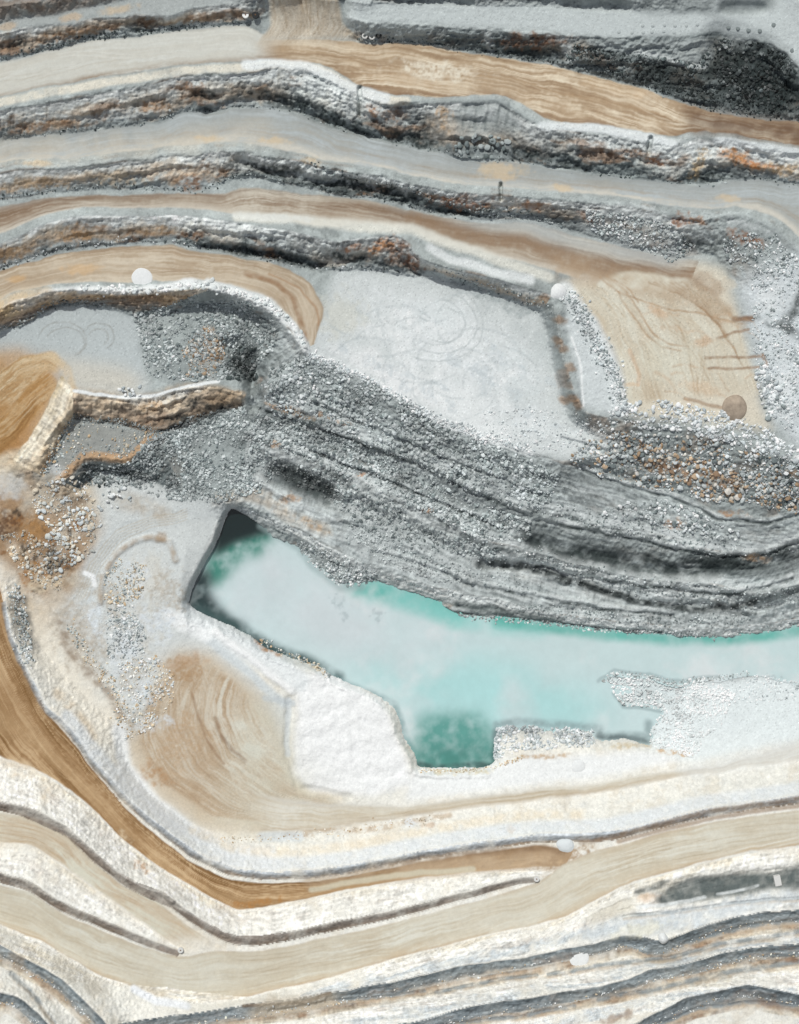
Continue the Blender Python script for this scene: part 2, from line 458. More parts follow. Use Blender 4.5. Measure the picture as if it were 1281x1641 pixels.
def road(up, lo, base, streak, amt=.5, seed=1, edges=(), lab=0, feather=4., fine=3.0, along=260., light=None, fu=30, free=False, ntr=10):
    sl, M, U, V, W, Ln = band(up, lo, free)
    X, Y = PX[sl], PY[sl]
    c = V * W
    cw = c + fbm(X, Y, 50, seed + 9, 3) * 5 + vn(U, U * 0, 90, seed + 8) * 4
    n = .36 * vn(cw, U, fine, seed, along * .4) + .35 * vn(cw + 99, U, fine * 2.3, seed + 1, along * .8) + .4 * vn(cw + 55, U, fine * 6, seed + 2, along) + .5 * fbm(X, Y, 50, seed + 4, 5)
    n += .4 * vn(cw, U, 1.7, seed + 3, along * .14) + .18 * fbm(X, Y, 5, seed + 5, 2)
    n *= .6 + .7 * sst(-.5, .5, vn(c, U, 30, seed + 6, 110))
    al = sst(0, feather, c) * sst(0, feather, W - c) * M
    if free: al = al * sst(0, fu, U) * sst(0, fu, Ln - U)
    col = lin(base)[None, None] * np.ones(X.shape + (3,), np.float32)
    k = np.clip(n * .6 + .42, 0, 1)[..., None] * amt
    col = col * (1 - k) + lin(streak) * k
    if light is not None:
        k2 = np.clip(-n * .9 + .1, 0, 1)[..., None] * amt
        col = col * (1 - k2) + lin(light) * k2
    for v0, wd, cc, op in edges:
        wv = vn(U, U * 0, 70, seed + 12) * wd * .35
        g = np.exp(-((c - v0 * W + wv) / wd) ** 2) * op * np.clip(.75 + n * .8, 0, 1)
        col = col * (1 - g[..., None]) + lin(cc) * g[..., None]
    rg = np.random.default_rng(seed)
    for q in range(ntr):       # pairs of wheel tracks wandering along the road
        u0 = rg.uniform(-.2, .9) * Ln; ul = rg.uniform(90, 320); vs, ve = rg.uniform(.08, .92, 2)
        t = np.clip((U - u0) / ul, 0, 1); vc = vs + (ve - vs) * (t * t * (3 - 2 * t)) * .5
        en = sst(0, 30, U - u0) * sst(0, 30, u0 + ul - U) * rg.uniform(.25, .6)
        for d in (0, 6.5):
            g = (np.exp(-((c - vc * W - d + 1.2 * vn(U, U * 0, 25, seed + q)) / 1.1) ** 2) * en * np.clip(.6 + n, 0, 1))[..., None]
            tg = lin(streak) * .86 if q % 3 else lin(light if light is not None else base) * 1.06
            col = col * (1 - g) + tg * g
    A3 = al[..., None]
    ALB[sl] = ALB[sl] * (1 - A3) + col * A3
    if lab:
        q_ = LAB[sl]; q_[M & (al > .25)] = lab


# --- bare rock: grey in the north, cream-white limestone in the south
n1 = fbm(PX, PY, 60, 301, 5); n2 = fbm(PX, PY, 16, 302, 4); n3 = vn(PX, PY, 3, 303)
zj = Z + n2 * 1.2
strata = fbm(zj * 9, PX * .06, 9, 310, 3)
gN = (lin((166, 174, 173))[None, None] * (1 + .22 * n1 + .22 * n2 + .18 * strata + .07 * n3)[..., None])
brn = sst(.15, .6, fbm(PX, PY, 48, 320, 4) + .35 * fbm(PX, PY, 12, 321, 3)) * wall * (1 - south)
gN = gN * (1 - brn[..., None] * .55) + lin((140, 116, 96)) * brn[..., None] * .55
gS = (lin((232, 231, 223))[None, None] * (1 + .05 * n1 + .07 * n2 + .05 * n3)[..., None])
ys = .7 * sst(-.1, .6, fbm(PX, PY, 22, 330, 5, .65))[..., None]; yb = .7 * sst(.1, .7, fbm(PX, PY, 18, 335, 5, .65))[..., None]
gS = gS * (1 - .3 * yb) + lin((186, 194, 198)) * .3 * yb
gS = gS * (1 - .38 * ys) + lin((206, 190, 162)) * .38 * ys
ALB[:] = gN * (1 - south[..., None]) + gS * south[..., None]



DKM = np.full((NY, NX), .75, np.float32)


def wallpaint(up, lo, cols, h=2.0, seed=1, brn_=.5, sp=17., lg=.9, brk=0., patch=.0, D=None):
    '''strata of a quarry face from crest (v=0) to toe (v=1), with broken ledges'''
    sl, M, U, V, W, Ln = band(up, lo)
    X, Y = PX[sl], PY[sl]
    c = V * W
    nv = V + .3 * fbm(U, c * 1.3, 46, seed, 4, .6) + .12 * fbm(X, Y, 7, seed + 3, 3)
    ks = np.linspace(-.05, 1.05, len(cols)); C3 = np.array([lin(q_) for q_ in cols])
    col = np.stack([np.interp(nv, ks, C3[:, i]) for i in range(3)], -1)
    dk = 1.
    if D is not None:
        dk = np.clip(np.interp(X, [q_[0] for q_ in D], [q_[1] for q_ in D]) + .45 * fbm(U, c, 55, seed + 50, 3), 0, 1).astype(np.float32)
        L3 = np.array([lin(q_) for q_ in ((232, 235, 233), (214, 219, 217), (206, 198, 184), (196, 176, 152), (176, 184, 184), (150, 158, 158))])
        cl_ = np.stack([np.interp(nv, np.linspace(-.05, 1.05, 6), L3[:, i]) for i in range(3)], -1)
        col = cl_ * (1 - dk[..., None]) + col * dk[..., None]
    st = vn(U, c, 34, seed + 5, 3.4) * .5 + vn(U, c, 12, seed + 6, 2.4) * .5
    fl = vn(U, c, 2.6, seed + 7, 12) * .5 + vn(U, c, 6, seed + 8, 20) * .5
    col = col * (1 + .3 * st + .2 * fl + .22 * fbm(X, Y, 4, seed + 9, 2) + patch * fbm(U, c, 70, seed + 30, 4, .6))[..., None]
    bb = sst(-.05, .5, fbm(U, c * 2, 50, seed + 10, 4, .65) - 1.1 * np.abs(nv - .55))[..., None] * brn_
    bc = lin((132, 106, 84)) * np.clip(1 + .5 * fl[..., None] + .5 * fbm(X, Y, 5, seed + 15, 2)[..., None], .3, 2)
    col = col * (1 - bb) + bc * bb
    # ledges: nearly level treads that end in a short drop
    cc = c + .42 * sp * fbm(U, c, 80, seed + 20, 4, .65) + .1 * sp * fbm(X, Y, 9, seed + 21, 3)
    ph = (cc / sp + .3 * vn(U, U * 0, 150, seed + 22)) % 1.0
    ks_ = sst(-.2, .4, fbm(U, c * 1.4, 52, seed + 23, 4, .6)) * lg
    prof = np.where(ph < .78, ph / .78, (1 - ph) / .22)
    g1 = (np.exp(-((ph - .66) / .12) ** 2) * ks_ * .5)[..., None]
    col = col * (1 - g1) + np.clip(col * 1.0 + .12, 0, .8) * g1
    m = M * sst(0, 2.5, c) * sst(0, 2.5, W - c)
    if brk: m = m * np.clip(1 - brk + brk * (fbm(X, Y, 24, seed + 40, 4, .6) * 2 + .7), 0, 1)
    m = m[..., None]
    ALB[sl] = ALB[sl] * (1 - m) + col * m
    dz = (prof - .5) * ks_ * h * sp / 45. * 1.1 + (.5 * st + .55 * fl) * min(1, h / 4)
    dz = dz * (.35 + .65 * dk)
    if D is not None: q_ = DKM[sl]; q_[M] = dk[M]
    Z[sl] += M * dz * sst(0, 4, c) * sst(0, 4, W - c)


LG, MG, DG, VD = (208, 214, 213), (178, 186, 186), (136, 145, 145), (96, 105, 106)
wallpaint(W1c, W1t, [LG, (158, 142, 124), DG, MG], 8, 1100, .8, 19, .6, D=[(0, .6), (220, .7), (280, .2), (400, .1)])
wallpaint(W2c, W2t, [(196, 202, 202), LG, MG, VD, DG], 8, 1120, .75, 31, .75, patch=.5, D=[(0, .1), (250, .25), (330, .6), (440, .65), (500, .95), (680, 1), (720, .5), (830, .6), (900, .9), (1000, .8), (1150, .55), (1200, .4), (1281, .15)])
wallpaint(W3c[:24], W3t[:21], [(196, 202, 202), LG, MG, VD, DG], 8, 1140, .85, 25, .7, patch=.5, D=[(0, .05), (300, .2), (370, .9), (740, 1), (785, .25), (950, .35), (1100, .5), (1281, .4)])
wallpaint(W4c[:19], W4t[:17], [(196, 202, 202), LG, MG, VD, DG], 8, 1160, .8, 23, .7, patch=.5, D=[(0, .05), (280, .25), (320, .75), (660, .95), (700, .35), (800, .15), (900, .1)])
wallpaint(TRc[2:], TRt[2:], [DG, VD, VD, DG], 8, 1180, .3, 34, .4, patch=.4, D=[(560, .5), (680, .7), (720, 1), (860, .9), (905, .55), (950, 1), (1281, 1)])
# the layered slope between the pale floor and the pond
wallpaint(L("395,650 430,600 492,566 540,584 600,614 680,662 740,692 790,704 850,726 900,740 1000,768 1080,788 1130,812 1180,832 1240,830 1281,815"), La, [(176, 184, 184), (164, 172, 172), (178, 186, 186), MG], 4, 1200, .12, 46, .3, patch=.3)
wallpaint(La, Lb, [(210, 216, 216), (164, 172, 172), (140, 148, 148), (170, 178, 178), DG], 4, 1220, .1, 60, .3, patch=.35)
wallpaint(Lb, Lc, [(204, 210, 210), LG, MG, (190, 197, 197), MG], 4, 1240, .1, 40, .55, patch=.3)
wallpaint(Lc, offset(Lc, 20).tolist(), [(200, 206, 206), LG, DG], 3, 1250, .1, 9)
for pl in ("215,505 300,472 400,482 450,520 440,560 400,600 340,612 240,602 222,550", "240,700 300,668 390,652 430,690 440,760 420,790 350,805 270,800 200,780 140,775 135,745 210,740",
           "430,590 495,566 600,615 740,695 850,735 900,760 870,820 760,790 640,735 520,695 430,660", "910,735 930,715 1000,690 1120,700 1281,745 1300,830 1220,812 1130,800 1030,780 940,760",
           "440,730 520,755 620,800 700,850 800,880 820,905 700,880 560,850 540,810 440,760"):
    area(pl, (132, 141, 141), .45, 12, .6, 26, 9)  # ground darkened for the shaded gaps between the stones
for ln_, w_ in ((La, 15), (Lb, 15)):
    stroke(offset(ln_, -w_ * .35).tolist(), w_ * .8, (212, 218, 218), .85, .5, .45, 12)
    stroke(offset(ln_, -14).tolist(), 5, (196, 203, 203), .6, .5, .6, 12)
    stroke(offset(ln_, w_ * .55).tolist(), w_ * .7, (84, 93, 93), .7, .6, .65, 14)  # shaded drop under each ledge painted dark
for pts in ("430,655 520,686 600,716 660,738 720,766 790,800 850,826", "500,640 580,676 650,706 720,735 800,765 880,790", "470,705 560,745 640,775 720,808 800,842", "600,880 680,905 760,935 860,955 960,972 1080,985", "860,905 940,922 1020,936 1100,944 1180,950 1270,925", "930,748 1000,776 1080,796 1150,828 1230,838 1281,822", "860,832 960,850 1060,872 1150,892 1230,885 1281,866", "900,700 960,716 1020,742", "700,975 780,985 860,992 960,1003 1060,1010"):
    p_ = L(pts); stroke([(x, y - 3) for x, y in p_], 6, (210, 216, 216), .8, .5, .8, 16); stroke([(x, y + 3) for x, y in p_], 4, (60, 70, 70), .8, .5, .85, 16)  # pale ledge top, with the shade beneath it painted as a dark line
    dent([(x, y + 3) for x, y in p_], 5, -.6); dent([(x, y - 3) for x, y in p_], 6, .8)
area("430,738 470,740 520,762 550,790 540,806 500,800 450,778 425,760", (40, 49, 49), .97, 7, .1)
area("350,590 395,545 415,560 412,640 385,600", (44, 52, 52), .9, 9, .3); area("130,742 210,745 235,765 200,780 140,776", (48, 56, 56), .9, 8, .3)  # first patch: shadow side of the rubble pile painted near-black
stroke("845,860 900,878 960,892 1020,902 1090,910 1160,905 1230,895 1281,880", 32, (48, 57, 57), .92, .7, .55, 20)  # shadow zone of the face above the ledge, painted into the rock colour
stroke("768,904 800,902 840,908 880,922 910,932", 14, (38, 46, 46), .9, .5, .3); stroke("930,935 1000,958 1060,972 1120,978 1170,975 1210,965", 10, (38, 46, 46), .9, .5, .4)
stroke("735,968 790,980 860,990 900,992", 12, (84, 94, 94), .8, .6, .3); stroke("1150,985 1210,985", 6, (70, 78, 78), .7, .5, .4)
area("580,840 700,870 780,905 760,940 700,930 620,905 560,880", (192, 199, 199), .7, 16, .3, 30)
area("700,760 850,800 860,840 780,822 700,790", (186, 193, 193), .6, 14, .3, 30); area("640,690 760,730 850,770 840,790 740,760 640,720", (184, 191, 191), .55, 14, .3, 30)
stroke("495,562 540,581 600,611 680,659 740,690 790,703 850,724", 12, (232, 236, 236), .9, .5, .3, 8)
area("1130,108 1145,66 1225,66 1266,95 1300,180 1240,184 1160,174 1080,152 1000,124 1040,104", (46, 54, 54), .85, 7, .35, 16)
area("580,68 700,60 860,64 905,66 905,98 850,94 720,78 640,70", (70, 78, 78), .5, 4, .6, 14)
area("940,66 1000,62 1060,66 1130,60 1150,85 1130,108 1060,96 1000,88 960,76", (170, 178, 178), .9, 5, .2); stroke("1020,84 1060,90 1100,104 1130,106", 6, (206, 212, 212), .8, .5, .4)
stroke("905,68 915,95", 16, (196, 203, 203), .8, .6, .4); stroke("780,50 785,78", 10, (190, 196, 196), .7, .6, .4)
area("555,36 700,46 850,52 850,60 700,58 560,48", (176, 184, 184), .7, 4, .4)
for k in range(70):
    rg_ = np.random.default_rng(3000 + k); x_ = rg_.uniform(420, 1290)
    yt = np.interp(x_, [420, 540, 680, 850, 1000, 1280], [620, 600, 690, 750, 800, 830]); yb_ = np.interp(x_, [420, 560, 700, 850, 1000, 1280], [790, 885, 935, 975, 995, 985])
    an_ = np.interp(x_, [420, 700, 900, 1050, 1150, 1280], [30, 26, 17, 8, -2, -14])
    dk = k % 5 < 2
    blob(x_, rg_.uniform(yt, yb_), rg_.uniform(14, 60), rg_.uniform(2.5, 7), an_, (80, 90, 90) if dk else (206, 212, 212), rg_.uniform(.3, .7), .9, 9)
area("930,338 1010,345 1080,360 1140,352 1150,400 1100,412 1040,408 960,388 930,360", (186, 193, 193), .8, 10, .4, 20)
area("1180,370 1240,365 1281,400 1281,440 1200,440 1170,410", (160, 168, 168), .7, 10, .4, 20)
area("740,152 800,158 830,175 832,215 735,222 722,200 735,170", (146, 154, 154), .8, 6, .2); 
for x_ in (748, 765, 782, 800, 815): stroke([(x_, 168), (x_ - 3, 190), (x_ - 6, 210)], 4, (112, 120, 120), .5, .7, .3)
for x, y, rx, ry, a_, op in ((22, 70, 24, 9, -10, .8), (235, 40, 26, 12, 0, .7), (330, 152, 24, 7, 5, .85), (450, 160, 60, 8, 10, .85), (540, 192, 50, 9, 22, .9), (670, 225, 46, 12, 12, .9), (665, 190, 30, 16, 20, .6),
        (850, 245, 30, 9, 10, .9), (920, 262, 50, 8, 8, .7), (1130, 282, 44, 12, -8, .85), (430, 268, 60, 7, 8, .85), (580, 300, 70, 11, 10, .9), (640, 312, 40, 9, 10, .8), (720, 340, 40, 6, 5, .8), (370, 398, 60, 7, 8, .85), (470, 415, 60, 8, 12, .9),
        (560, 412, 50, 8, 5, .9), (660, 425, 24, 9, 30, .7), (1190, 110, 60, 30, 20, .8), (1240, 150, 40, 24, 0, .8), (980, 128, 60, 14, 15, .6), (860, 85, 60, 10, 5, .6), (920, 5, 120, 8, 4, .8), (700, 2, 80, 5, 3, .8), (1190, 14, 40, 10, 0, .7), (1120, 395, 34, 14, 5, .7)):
    blob(x, y, rx, ry * 1.15, a_, (42, 51, 51), op, .9, 10); dent([(x - rx * .7 * math.cos(math.radians(a_)), y - rx * .7 * math.sin(math.radians(a_))), (x + rx * .7 * math.cos(math.radians(a_)), y + rx * .7 * math.sin(math.radians(a_)))], ry * 1.6, -1.8, .8)  # shade at wall feet and hollows painted near-black, with a real dent
for x, y, rx, ry, a_ in ((60, 190, 60, 6, -8), (200, 180, 50, 7, -5), (410, 128, 60, 8, 4), (500, 140, 40, 8, 25), (120, 352, 50, 7, -8), (230, 352, 40, 6, 0), (400, 375, 60, 7, 5), (740, 320, 16, 8, 0), (840, 330, 60, 7, 4), (1080, 232, 30, 10, -20), (1010, 225, 60, 7, 3), (1230, 255, 40, 6, 6), (560, 178, 14, 18, 0), (600, 172, 18, 14, 0), (1010, 340, 60, 12, 5), (1190, 360, 50, 9, 15)):
    blob(x, y, rx, ry, a_, (204, 210, 210), .75, .9, 8)
stroke("60,180 130,190 200,188 260,180", 8, (188, 195, 195), .6, .6, .4)
for a0, c0, w0, sd0 in ((60, (180, 152, 124), 14, 1), (400, (196, 172, 146), 10, 2)):
    pass


# --- flats (areas first, roads over them)
area("-200,-200 150,-200 190,0 110,18 60,26 0,34 -200,50", (120, 96, 76), .7, 8, .4)
area("0,34 110,18 190,0 240,-20 420,-20 405,12 345,8 300,15 270,27 200,25 145,28 120,38 0,50 -150,80 -150,60", (172, 178, 177), .9, 5)
blob(115, 28, 22, 7, -8, (205, 180, 148), .8); blob(190, 14, 32, 8, -8, (206, 184, 152), .8); blob(10, 42, 18, 7, -8, (200, 176, 146), .8)
area("560,0 1240,-10 1401,-100 1401,160 1292,120 1262,85 1225,62 1180,56 1140,48 1090,58 960,58 860,50 780,46 700,40 600,36 555,40", (196, 204, 204), .95, 4)
area("560,-120 1240,-120 1240,14 1190,26 1100,23 960,12 830,7 600,3", (110, 118, 118), .7, 4, .3)
area("540,430 690,441 760,462 868,500 888,590 915,672 1010,722 960,730 900,738 850,724 740,690 600,612 492,563 510,520", (208, 214, 214), .95, 8)
blob(740, 560, 150, 74, 28, (224, 229, 230), .95, .8, 30); blob(640, 610, 110, 26, 28, (236, 238, 238), .9, .6, 30); blob(740, 650, 110, 34, 30, (232, 236, 236), .85, .7, 20); blob(700, 500, 60, 24, 10, (216, 223, 224), .8)
area('760,470 860,500 885,520 895,600 870,600 840,540 780,510 700,470', (176, 184, 185), .55, 16, .6, 26)
blob(830, 600, 60, 40, 60, (206, 214, 215), .6, .9, 14); blob(860, 680, 60, 26, 20, (220, 226, 227), .8, .9, 12)
for k in range(40):
    rg_ = np.random.default_rng(5000 + k); t_ = rg_.random(); blob(530 + 330 * t_ + rg_.uniform(-30, 60), 520 + 130 * t_ + rg_.uniform(-50, 50), rg_.uniform(8, 34), rg_.uniform(5, 16), rg_.uniform(0, 60), (234, 237, 237) if k % 2 else (188, 198, 202), .5, .95, 9)
blob(545, 505, 45, 40, 0, (204, 204, 192), .7); blob(800, 480, 90, 16, 22, (150, 160, 161), .6, .8, 20)
area("900,455 1000,410 1100,418 1160,430 1200,560 1215,640 1240,690 1060,670 1000,660 990,600 960,520 930,480", (214, 207, 190), .97, 7)
area("935,480 965,520 985,570 1000,640 995,668 935,650 925,600 905,520 915,480", (208, 215, 216), .9, 6)
blob(1240,490,40,60,0,(1,1,1),0)
area("1180,450 1281,400 1401,420 1401,720 1281,715 1235,660 1215,560", (214, 221, 224), .9, 12, .2, 20)
area("-100,530 60,505 80,490 120,485 215,507 235,600 240,632 200,640 122,628 60,600 -100,640", (188, 196, 197), .95, 6)
area("60,565 200,590 235,615 200,638 120,626 100,590", (206, 202, 190), .8, 10)
area("-100,560 40,560 100,600 90,680 65,745 -100,760", (196, 160, 116), .9, 10, .2, 30)
area("-40,600 30,590 60,640 50,730 -40,740", (176, 130, 80), .7, 12, .4, 24)
area("118,668 145,676 240,692 262,700 237,708 205,739 152,732 132,734 95,768 72,762 92,725", (150, 152, 148), .9, 5)
area("150,752 245,768 300,800 350,800 372,812 345,872 301,966 330,1010 380,1060 460,1130 462,1225 480,1262 300,1340 190,1160 100,1075 90,960 130,860", (208, 213, 212), .95, 9)
area("0,760 80,760 150,760 160,860 110,960 60,1040 20,1000 0,900 -80,800", (206, 190, 166), .85, 12, .35, 22)
area("0,780 60,760 120,800 160,850 130,930 90,960 50,950 10,900 -80,860 -80,780", (156, 126, 94), .9, 10, .5, 24, 41)
for k in range(26):
    rg_ = np.random.default_rng(4000 + k); blob(rg_.uniform(-5, 135), rg_.uniform(790, 960), rg_.uniform(6, 18), rg_.uniform(4, 12), rg_.uniform(0, 90), [(58, 48, 40), (132, 92, 54), (160, 112, 62), (214, 206, 190)][k % 4], .8, .9, 7)
blob(12, 845, 26, 26, 0, (96, 70, 50), .85, .9, 10); blob(60, 842, 26, 34, 20, (168, 128, 82), .75, .9, 10); blob(50, 905, 30, 16, 40, (166, 128, 84), .7, .9, 10); blob(85, 900, 14, 22, 0, (62, 58, 54), .85, .9, 8); blob(26, 820, 12, 10, 0, (50, 46, 42), .8, .9, 8); blob(130, 800, 16, 10, 0, (120, 100, 82), .7, .9, 8)
blob(70, 935, 34, 14, 0, (222, 208, 182), .7, .8, 10)
area("30,980 95,1000 150,1070 195,1120 192,1200 150,1180 90,1110 50,1060", (226, 220, 206), .85, 10, .2, 20)
area("255,1060 290,1040 340,1045 380,1080 420,1110 455,1190 470,1240 560,1285 440,1335 330,1335 260,1285 210,1230 195,1180 250,1160", (200, 186, 164), .95, 10, .1, 30)
area("380,1110 440,1150 460,1230 560,1285 430,1330 330,1300 330,1240", (205, 203, 186), .8, 25, .3, 40)
area("478,1090 520,1072 610,1118 650,1212 662,1255 600,1275 500,1268 468,1240 475,1170", (238, 240, 240), .95, 5)
stroke("300,985 345,1010 400,1045 460,1075 480,1090", 34, (226, 231, 232), .9, .4)
area("660,1232 830,1215 1040,1205 1110,1216 950,1246 850,1258 650,1282", (232, 235, 235), .9, 5)
area("965,1088 985,1078 1040,1083 1095,1096 1110,1100 1110,1200 1042,1196 1042,1168 1058,1142 1040,1132 1000,1128", (214, 224, 225), .9, 5)
area("1042,1168 1110,1090 1281,1080 1401,1080 1401,1170 1281,1188 1110,1222 1042,1200", (222, 230, 231), .9, 6)

# tan tint along road edges is dirt pushed there by traffic
GREY, TAN, BRN = (200, 208, 206), (208, 190, 160), (150, 124, 98)
road(W1t, R1lo, (203, 209, 206), (186, 180, 166), .35, 11, [(1.0, 7, (146, 124, 100), .85), (0, 5, (150, 150, 145), .4)], lab=1, light=(214, 216, 210)) if False else None
R1upL = L("-119,122 0,98 60,84 120,69 180,60 230,56 280,48 330,43 390,39 420,52 470,66 520,72")
R1loL = L("-119,188 0,157 60,144 120,134 180,123 240,113 300,106 340,103 400,100 430,97 470,98 520,104")
road(R1upL, R1loL, (208, 210, 203), (190, 182, 166), .4, 11, [(1.0, 7, (140, 118, 96), .9), (0, 4, (140, 142, 140), .5)], lab=1, light=(220, 221, 215), free=True, fu=70)  # grey upper edge: shade at the wall foot painted on
R1upR = TRt[0:1] and L("400,66 450,60 520,62 600,68 680,71 720,80 780,86 850,98 900,106 960,122 1020,137 1060,150 1100,165 1140,180 1200,187 1281,195 1400,210")
R1loR = L("395,97 430,98 510,103 545,118 575,138 620,152 700,157 760,153 800,155 830,165 860,180 880,193 940,200 1000,205 1040,214 1080,218 1130,212 1170,215 1220,226 1281,234 1400,250")
road(R1upR, R1loR, (208, 188, 160), (150, 124, 96), .9, 21, [(1.0, 9, (134, 108, 84), .7), (.5, 4, (170, 140, 105), .3)], lab=1, light=(236, 226, 204), fine=2.2, along=220, free=True, fu=60, feather=3, ntr=16)
blob(700, 113, 75, 14, 4, (238, 232, 214), .75, .8, 16); blob(640, 128, 60, 10, 8, (178, 146, 110), .35)
area("1090,165 1140,182 1281,195 1401,210 1401,260 1281,234 1170,214 1110,214 1100,190", (112, 88, 70), .92, 9, .2, 16)
road(L("418,-119 426,0 432,40 400,80"), L("545,-119 548,0 556,40 600,72"), (206, 198, 182), (166, 146, 120), .6, 181, feather=10, free=True, fu=34, fine=2.2, along=90, light=(218, 212, 198), ntr=18)
stroke(offset(R1lo, 8).tolist()[8:210], 13, (228, 222, 206), .75, .4, .3)  # sunlit outer berm face painted as a pale band, next lines too
stroke("395,104 450,103 490,107 530,124 575,146 620,158", 16, (226, 232, 233), .8, .4)
stroke("870,200 940,205 1000,211 1040,221 1080,228", 14, (224, 230, 231), .8, .4)
stroke("1150,225 1220,236 1281,244", 12, (216, 222, 224), .7, .4)

road(W2t, R2lo, (172, 180, 181), (166, 158, 142), .5, 31, [(.0, 16, (140, 148, 150), .5), (.9, 9, (214, 210, 198), .8), (.62, 4, (160, 142, 120), .3)], lab=2, light=(190, 197, 198))  # grey upper edge paints wall-foot shade, cream edge the sunlit berm
area("0,222 140,214 300,205 430,195 460,232 340,240 200,255 0,268 -120,280 -120,230", (205, 198, 182), .45, 10, .6, 24)
for x, y, rx in ((440, 226, 26), (60, 262, 30), (800, 274, 42), (500, 257, 22), (1165, 318, 22), (900, 300, 20), (330, 221, 24)):
    blob(x, y, rx, 7 if x != 800 else 17, 3, (216, 192, 154), .75, .7)
road(W3t, R3lo, (186, 176, 160), (140, 116, 94), .7, 41, [(0, 14, (150, 152, 150), .6), (.42, 9, (128, 104, 82), .75), (.28, 4, (140, 116, 92), .6), (.8, 8, (208, 202, 188), .8)], lab=3, light=(206, 200, 186)) if False else None
R3up = L("0,330 60,318 140,310 250,308 340,310 400,300 500,308 600,322 700,346 760,354 850,358 900,368 960,386 1060,410 1120,418")
R3dn = L("0,376 60,352 100,340 140,332 200,333 290,335 340,338 425,352 480,360 540,366 590,360 650,368 740,400 820,418 900,440 1000,470 1100,470")
road(R3up, R3dn, (184, 172, 154), (138, 114, 92), .75, 41, [(0, 10, (150, 152, 150), .5), (.38, 9, (126, 102, 80), .8), (.95, 8, (214, 210, 198), .8)], lab=3, light=(206, 200, 186), fu=60)  # wall-foot shade painted grey above, sunlit berm painted cream below
stroke("660,352 740,376 800,386 860,396 920,418 990,432 1050,440 1100,452 1135,480", 24, (148, 124, 100), .8, .6, .3, 8)
stroke("380,345 480,352 560,362 660,366 740,396 820,424 880,444", 15, (222, 222, 212), .85, .6)
blob(430, 348, 70, 7, 4, (224, 228, 224), .8)
stroke("690,395 720,415 790,436 850,448", 14, (224, 229, 229), .8, .5)
area("700,352 850,354 960,390 1060,408 1140,412 1060,425 960,405 850,376", (184, 191, 191), .8, 7)
# upper tan plateau marks
road(L("905,462 955,520 985,590 1002,655"), L("1000,428 1110,445 1185,500 1228,640"), (211, 207, 191), (188, 168, 140), .5, 171, feather=14, free=True, fu=26, fine=4, along=200, light=(222, 220, 206), ntr=26)
for pts in ("960,445 990,470 1010,500 1035,535 1060,555 1090,562", "972,442 1003,470 1024,500 1046,532 1068,550 1100,556", "985,450 1010,468 1022,485", "990,470 1050,490 1130,506 1190,520"):
    stroke(pts, 2.4, (168, 136, 104), .6, .5, .3)
for pts in ("1130,573 1228,570", "1135,590 1180,590 1232,586", "1150,540 1200,528", "1180,512 1205,510"):
    stroke(pts, 4, (146, 116, 90), .75, .6, .3)
stroke("1175,511 1205,511", 9, (128, 100, 78), .8, .6); stroke("1098,640 1150,652 1180,660", 5, (150, 118, 90), .6); stroke("1225,568 1232,586", 5, (146, 116, 90), .7)
blob(1055, 500, 24, 9, 25, (200, 160, 122), .6); blob(1125, 548, 16, 8, -20, (196, 156, 118), .6); stroke("900,430 980,450 1050,468 1110,484 1150,500", 34, (176, 152, 124), .55, .9, .6, 14); stroke("1080,455 1130,470 1165,500 1190,520", 14, (166, 140, 112), .5, .9, .5)
for k in range(7): stroke([(1040 + k * 9, 452), (1085 + k * 8, 470 + k * 3), (1130 + k * 6, 500 + k * 6), (1160 + k * 5, 530 + k * 9)], 1.8, (160, 134, 106), .5, .7, .4)
blob(1150, 462, 20, 14, 30, (160, 134, 108), .7); blob(1170, 455, 12, 15, -30, (214, 204, 184), .7)
blob(1120, 450, 30, 18, 10, (160, 136, 112), .6); stroke("1010,560 1025,600 1024,615", 5, (200, 160, 124), .4); blob(1012, 616, 14, 4, 0, (208, 168, 126), .5)
blob(1060, 580, 60, 40, 0, (212, 212, 196), .5, .6, 30); blob(1120, 620, 40, 12, 10, (206, 168, 130), .35)
stroke("905,462 925,490 945,515 975,560 990,610 996,655", 22, (224, 229, 230), .7, .5)
stroke("915,540 928,575 935,620 938,650", 3, (236, 240, 240), .8)
for x, y in ((898, 513), (895, 548), (902, 560), (914, 590), (920, 640), (905, 640), (926, 648)):
    blob(x, y, 12, 8, 20, (150, 118, 88), .85)
for k in range(16):
    rg_ = np.random.default_rng(900 + k); x_, y_ = rg_.uniform(1030, 1200), rg_.uniform(500, 640); l_ = rg_.uniform(15, 60); t_0 = rg_.uniform(-.5, .6)
    stroke([(x_, y_), (x_ + l_ * .5 * math.cos(t_0), y_ + l_ * .5 * math.sin(t_0)), (x_ + l_ * math.cos(t_0 + .3), y_ + l_ * math.sin(t_0 + .3))], rg_.uniform(1.5, 5), (190, 158, 126), .35, .8, .5)
for k in range(34):
    rg_ = np.random.default_rng(950 + k); x_, y_ = rg_.uniform(560, 860), rg_.uniform(480, 640); R_ = rg_.uniform(20, 90); t_0 = rg_.uniform(0, 6)
    stroke([(x_ + R_ * math.cos(t_0 + q * .25), y_ + R_ * .7 * math.sin(t_0 + q * .25)) for q in range(8)], rg_.uniform(1.4, 4), (176, 185, 187), .4, .7, .5)
stroke("1281,470 1272,500 1255,520 1281,540", 14, (60, 68, 68), .8, .7, .4); stroke("1210,505 1235,520 1262,522", 9, (84, 92, 92), .7, .7, .5); blob(1235, 480, 24, 36, 0, (226, 231, 232), .9, .7, 10); blob(1262, 620, 22, 50, 10, (226, 231, 232), .85, .7, 10); blob(1240, 420, 30, 16, 0, (200, 207, 207), .7, .9, 8)
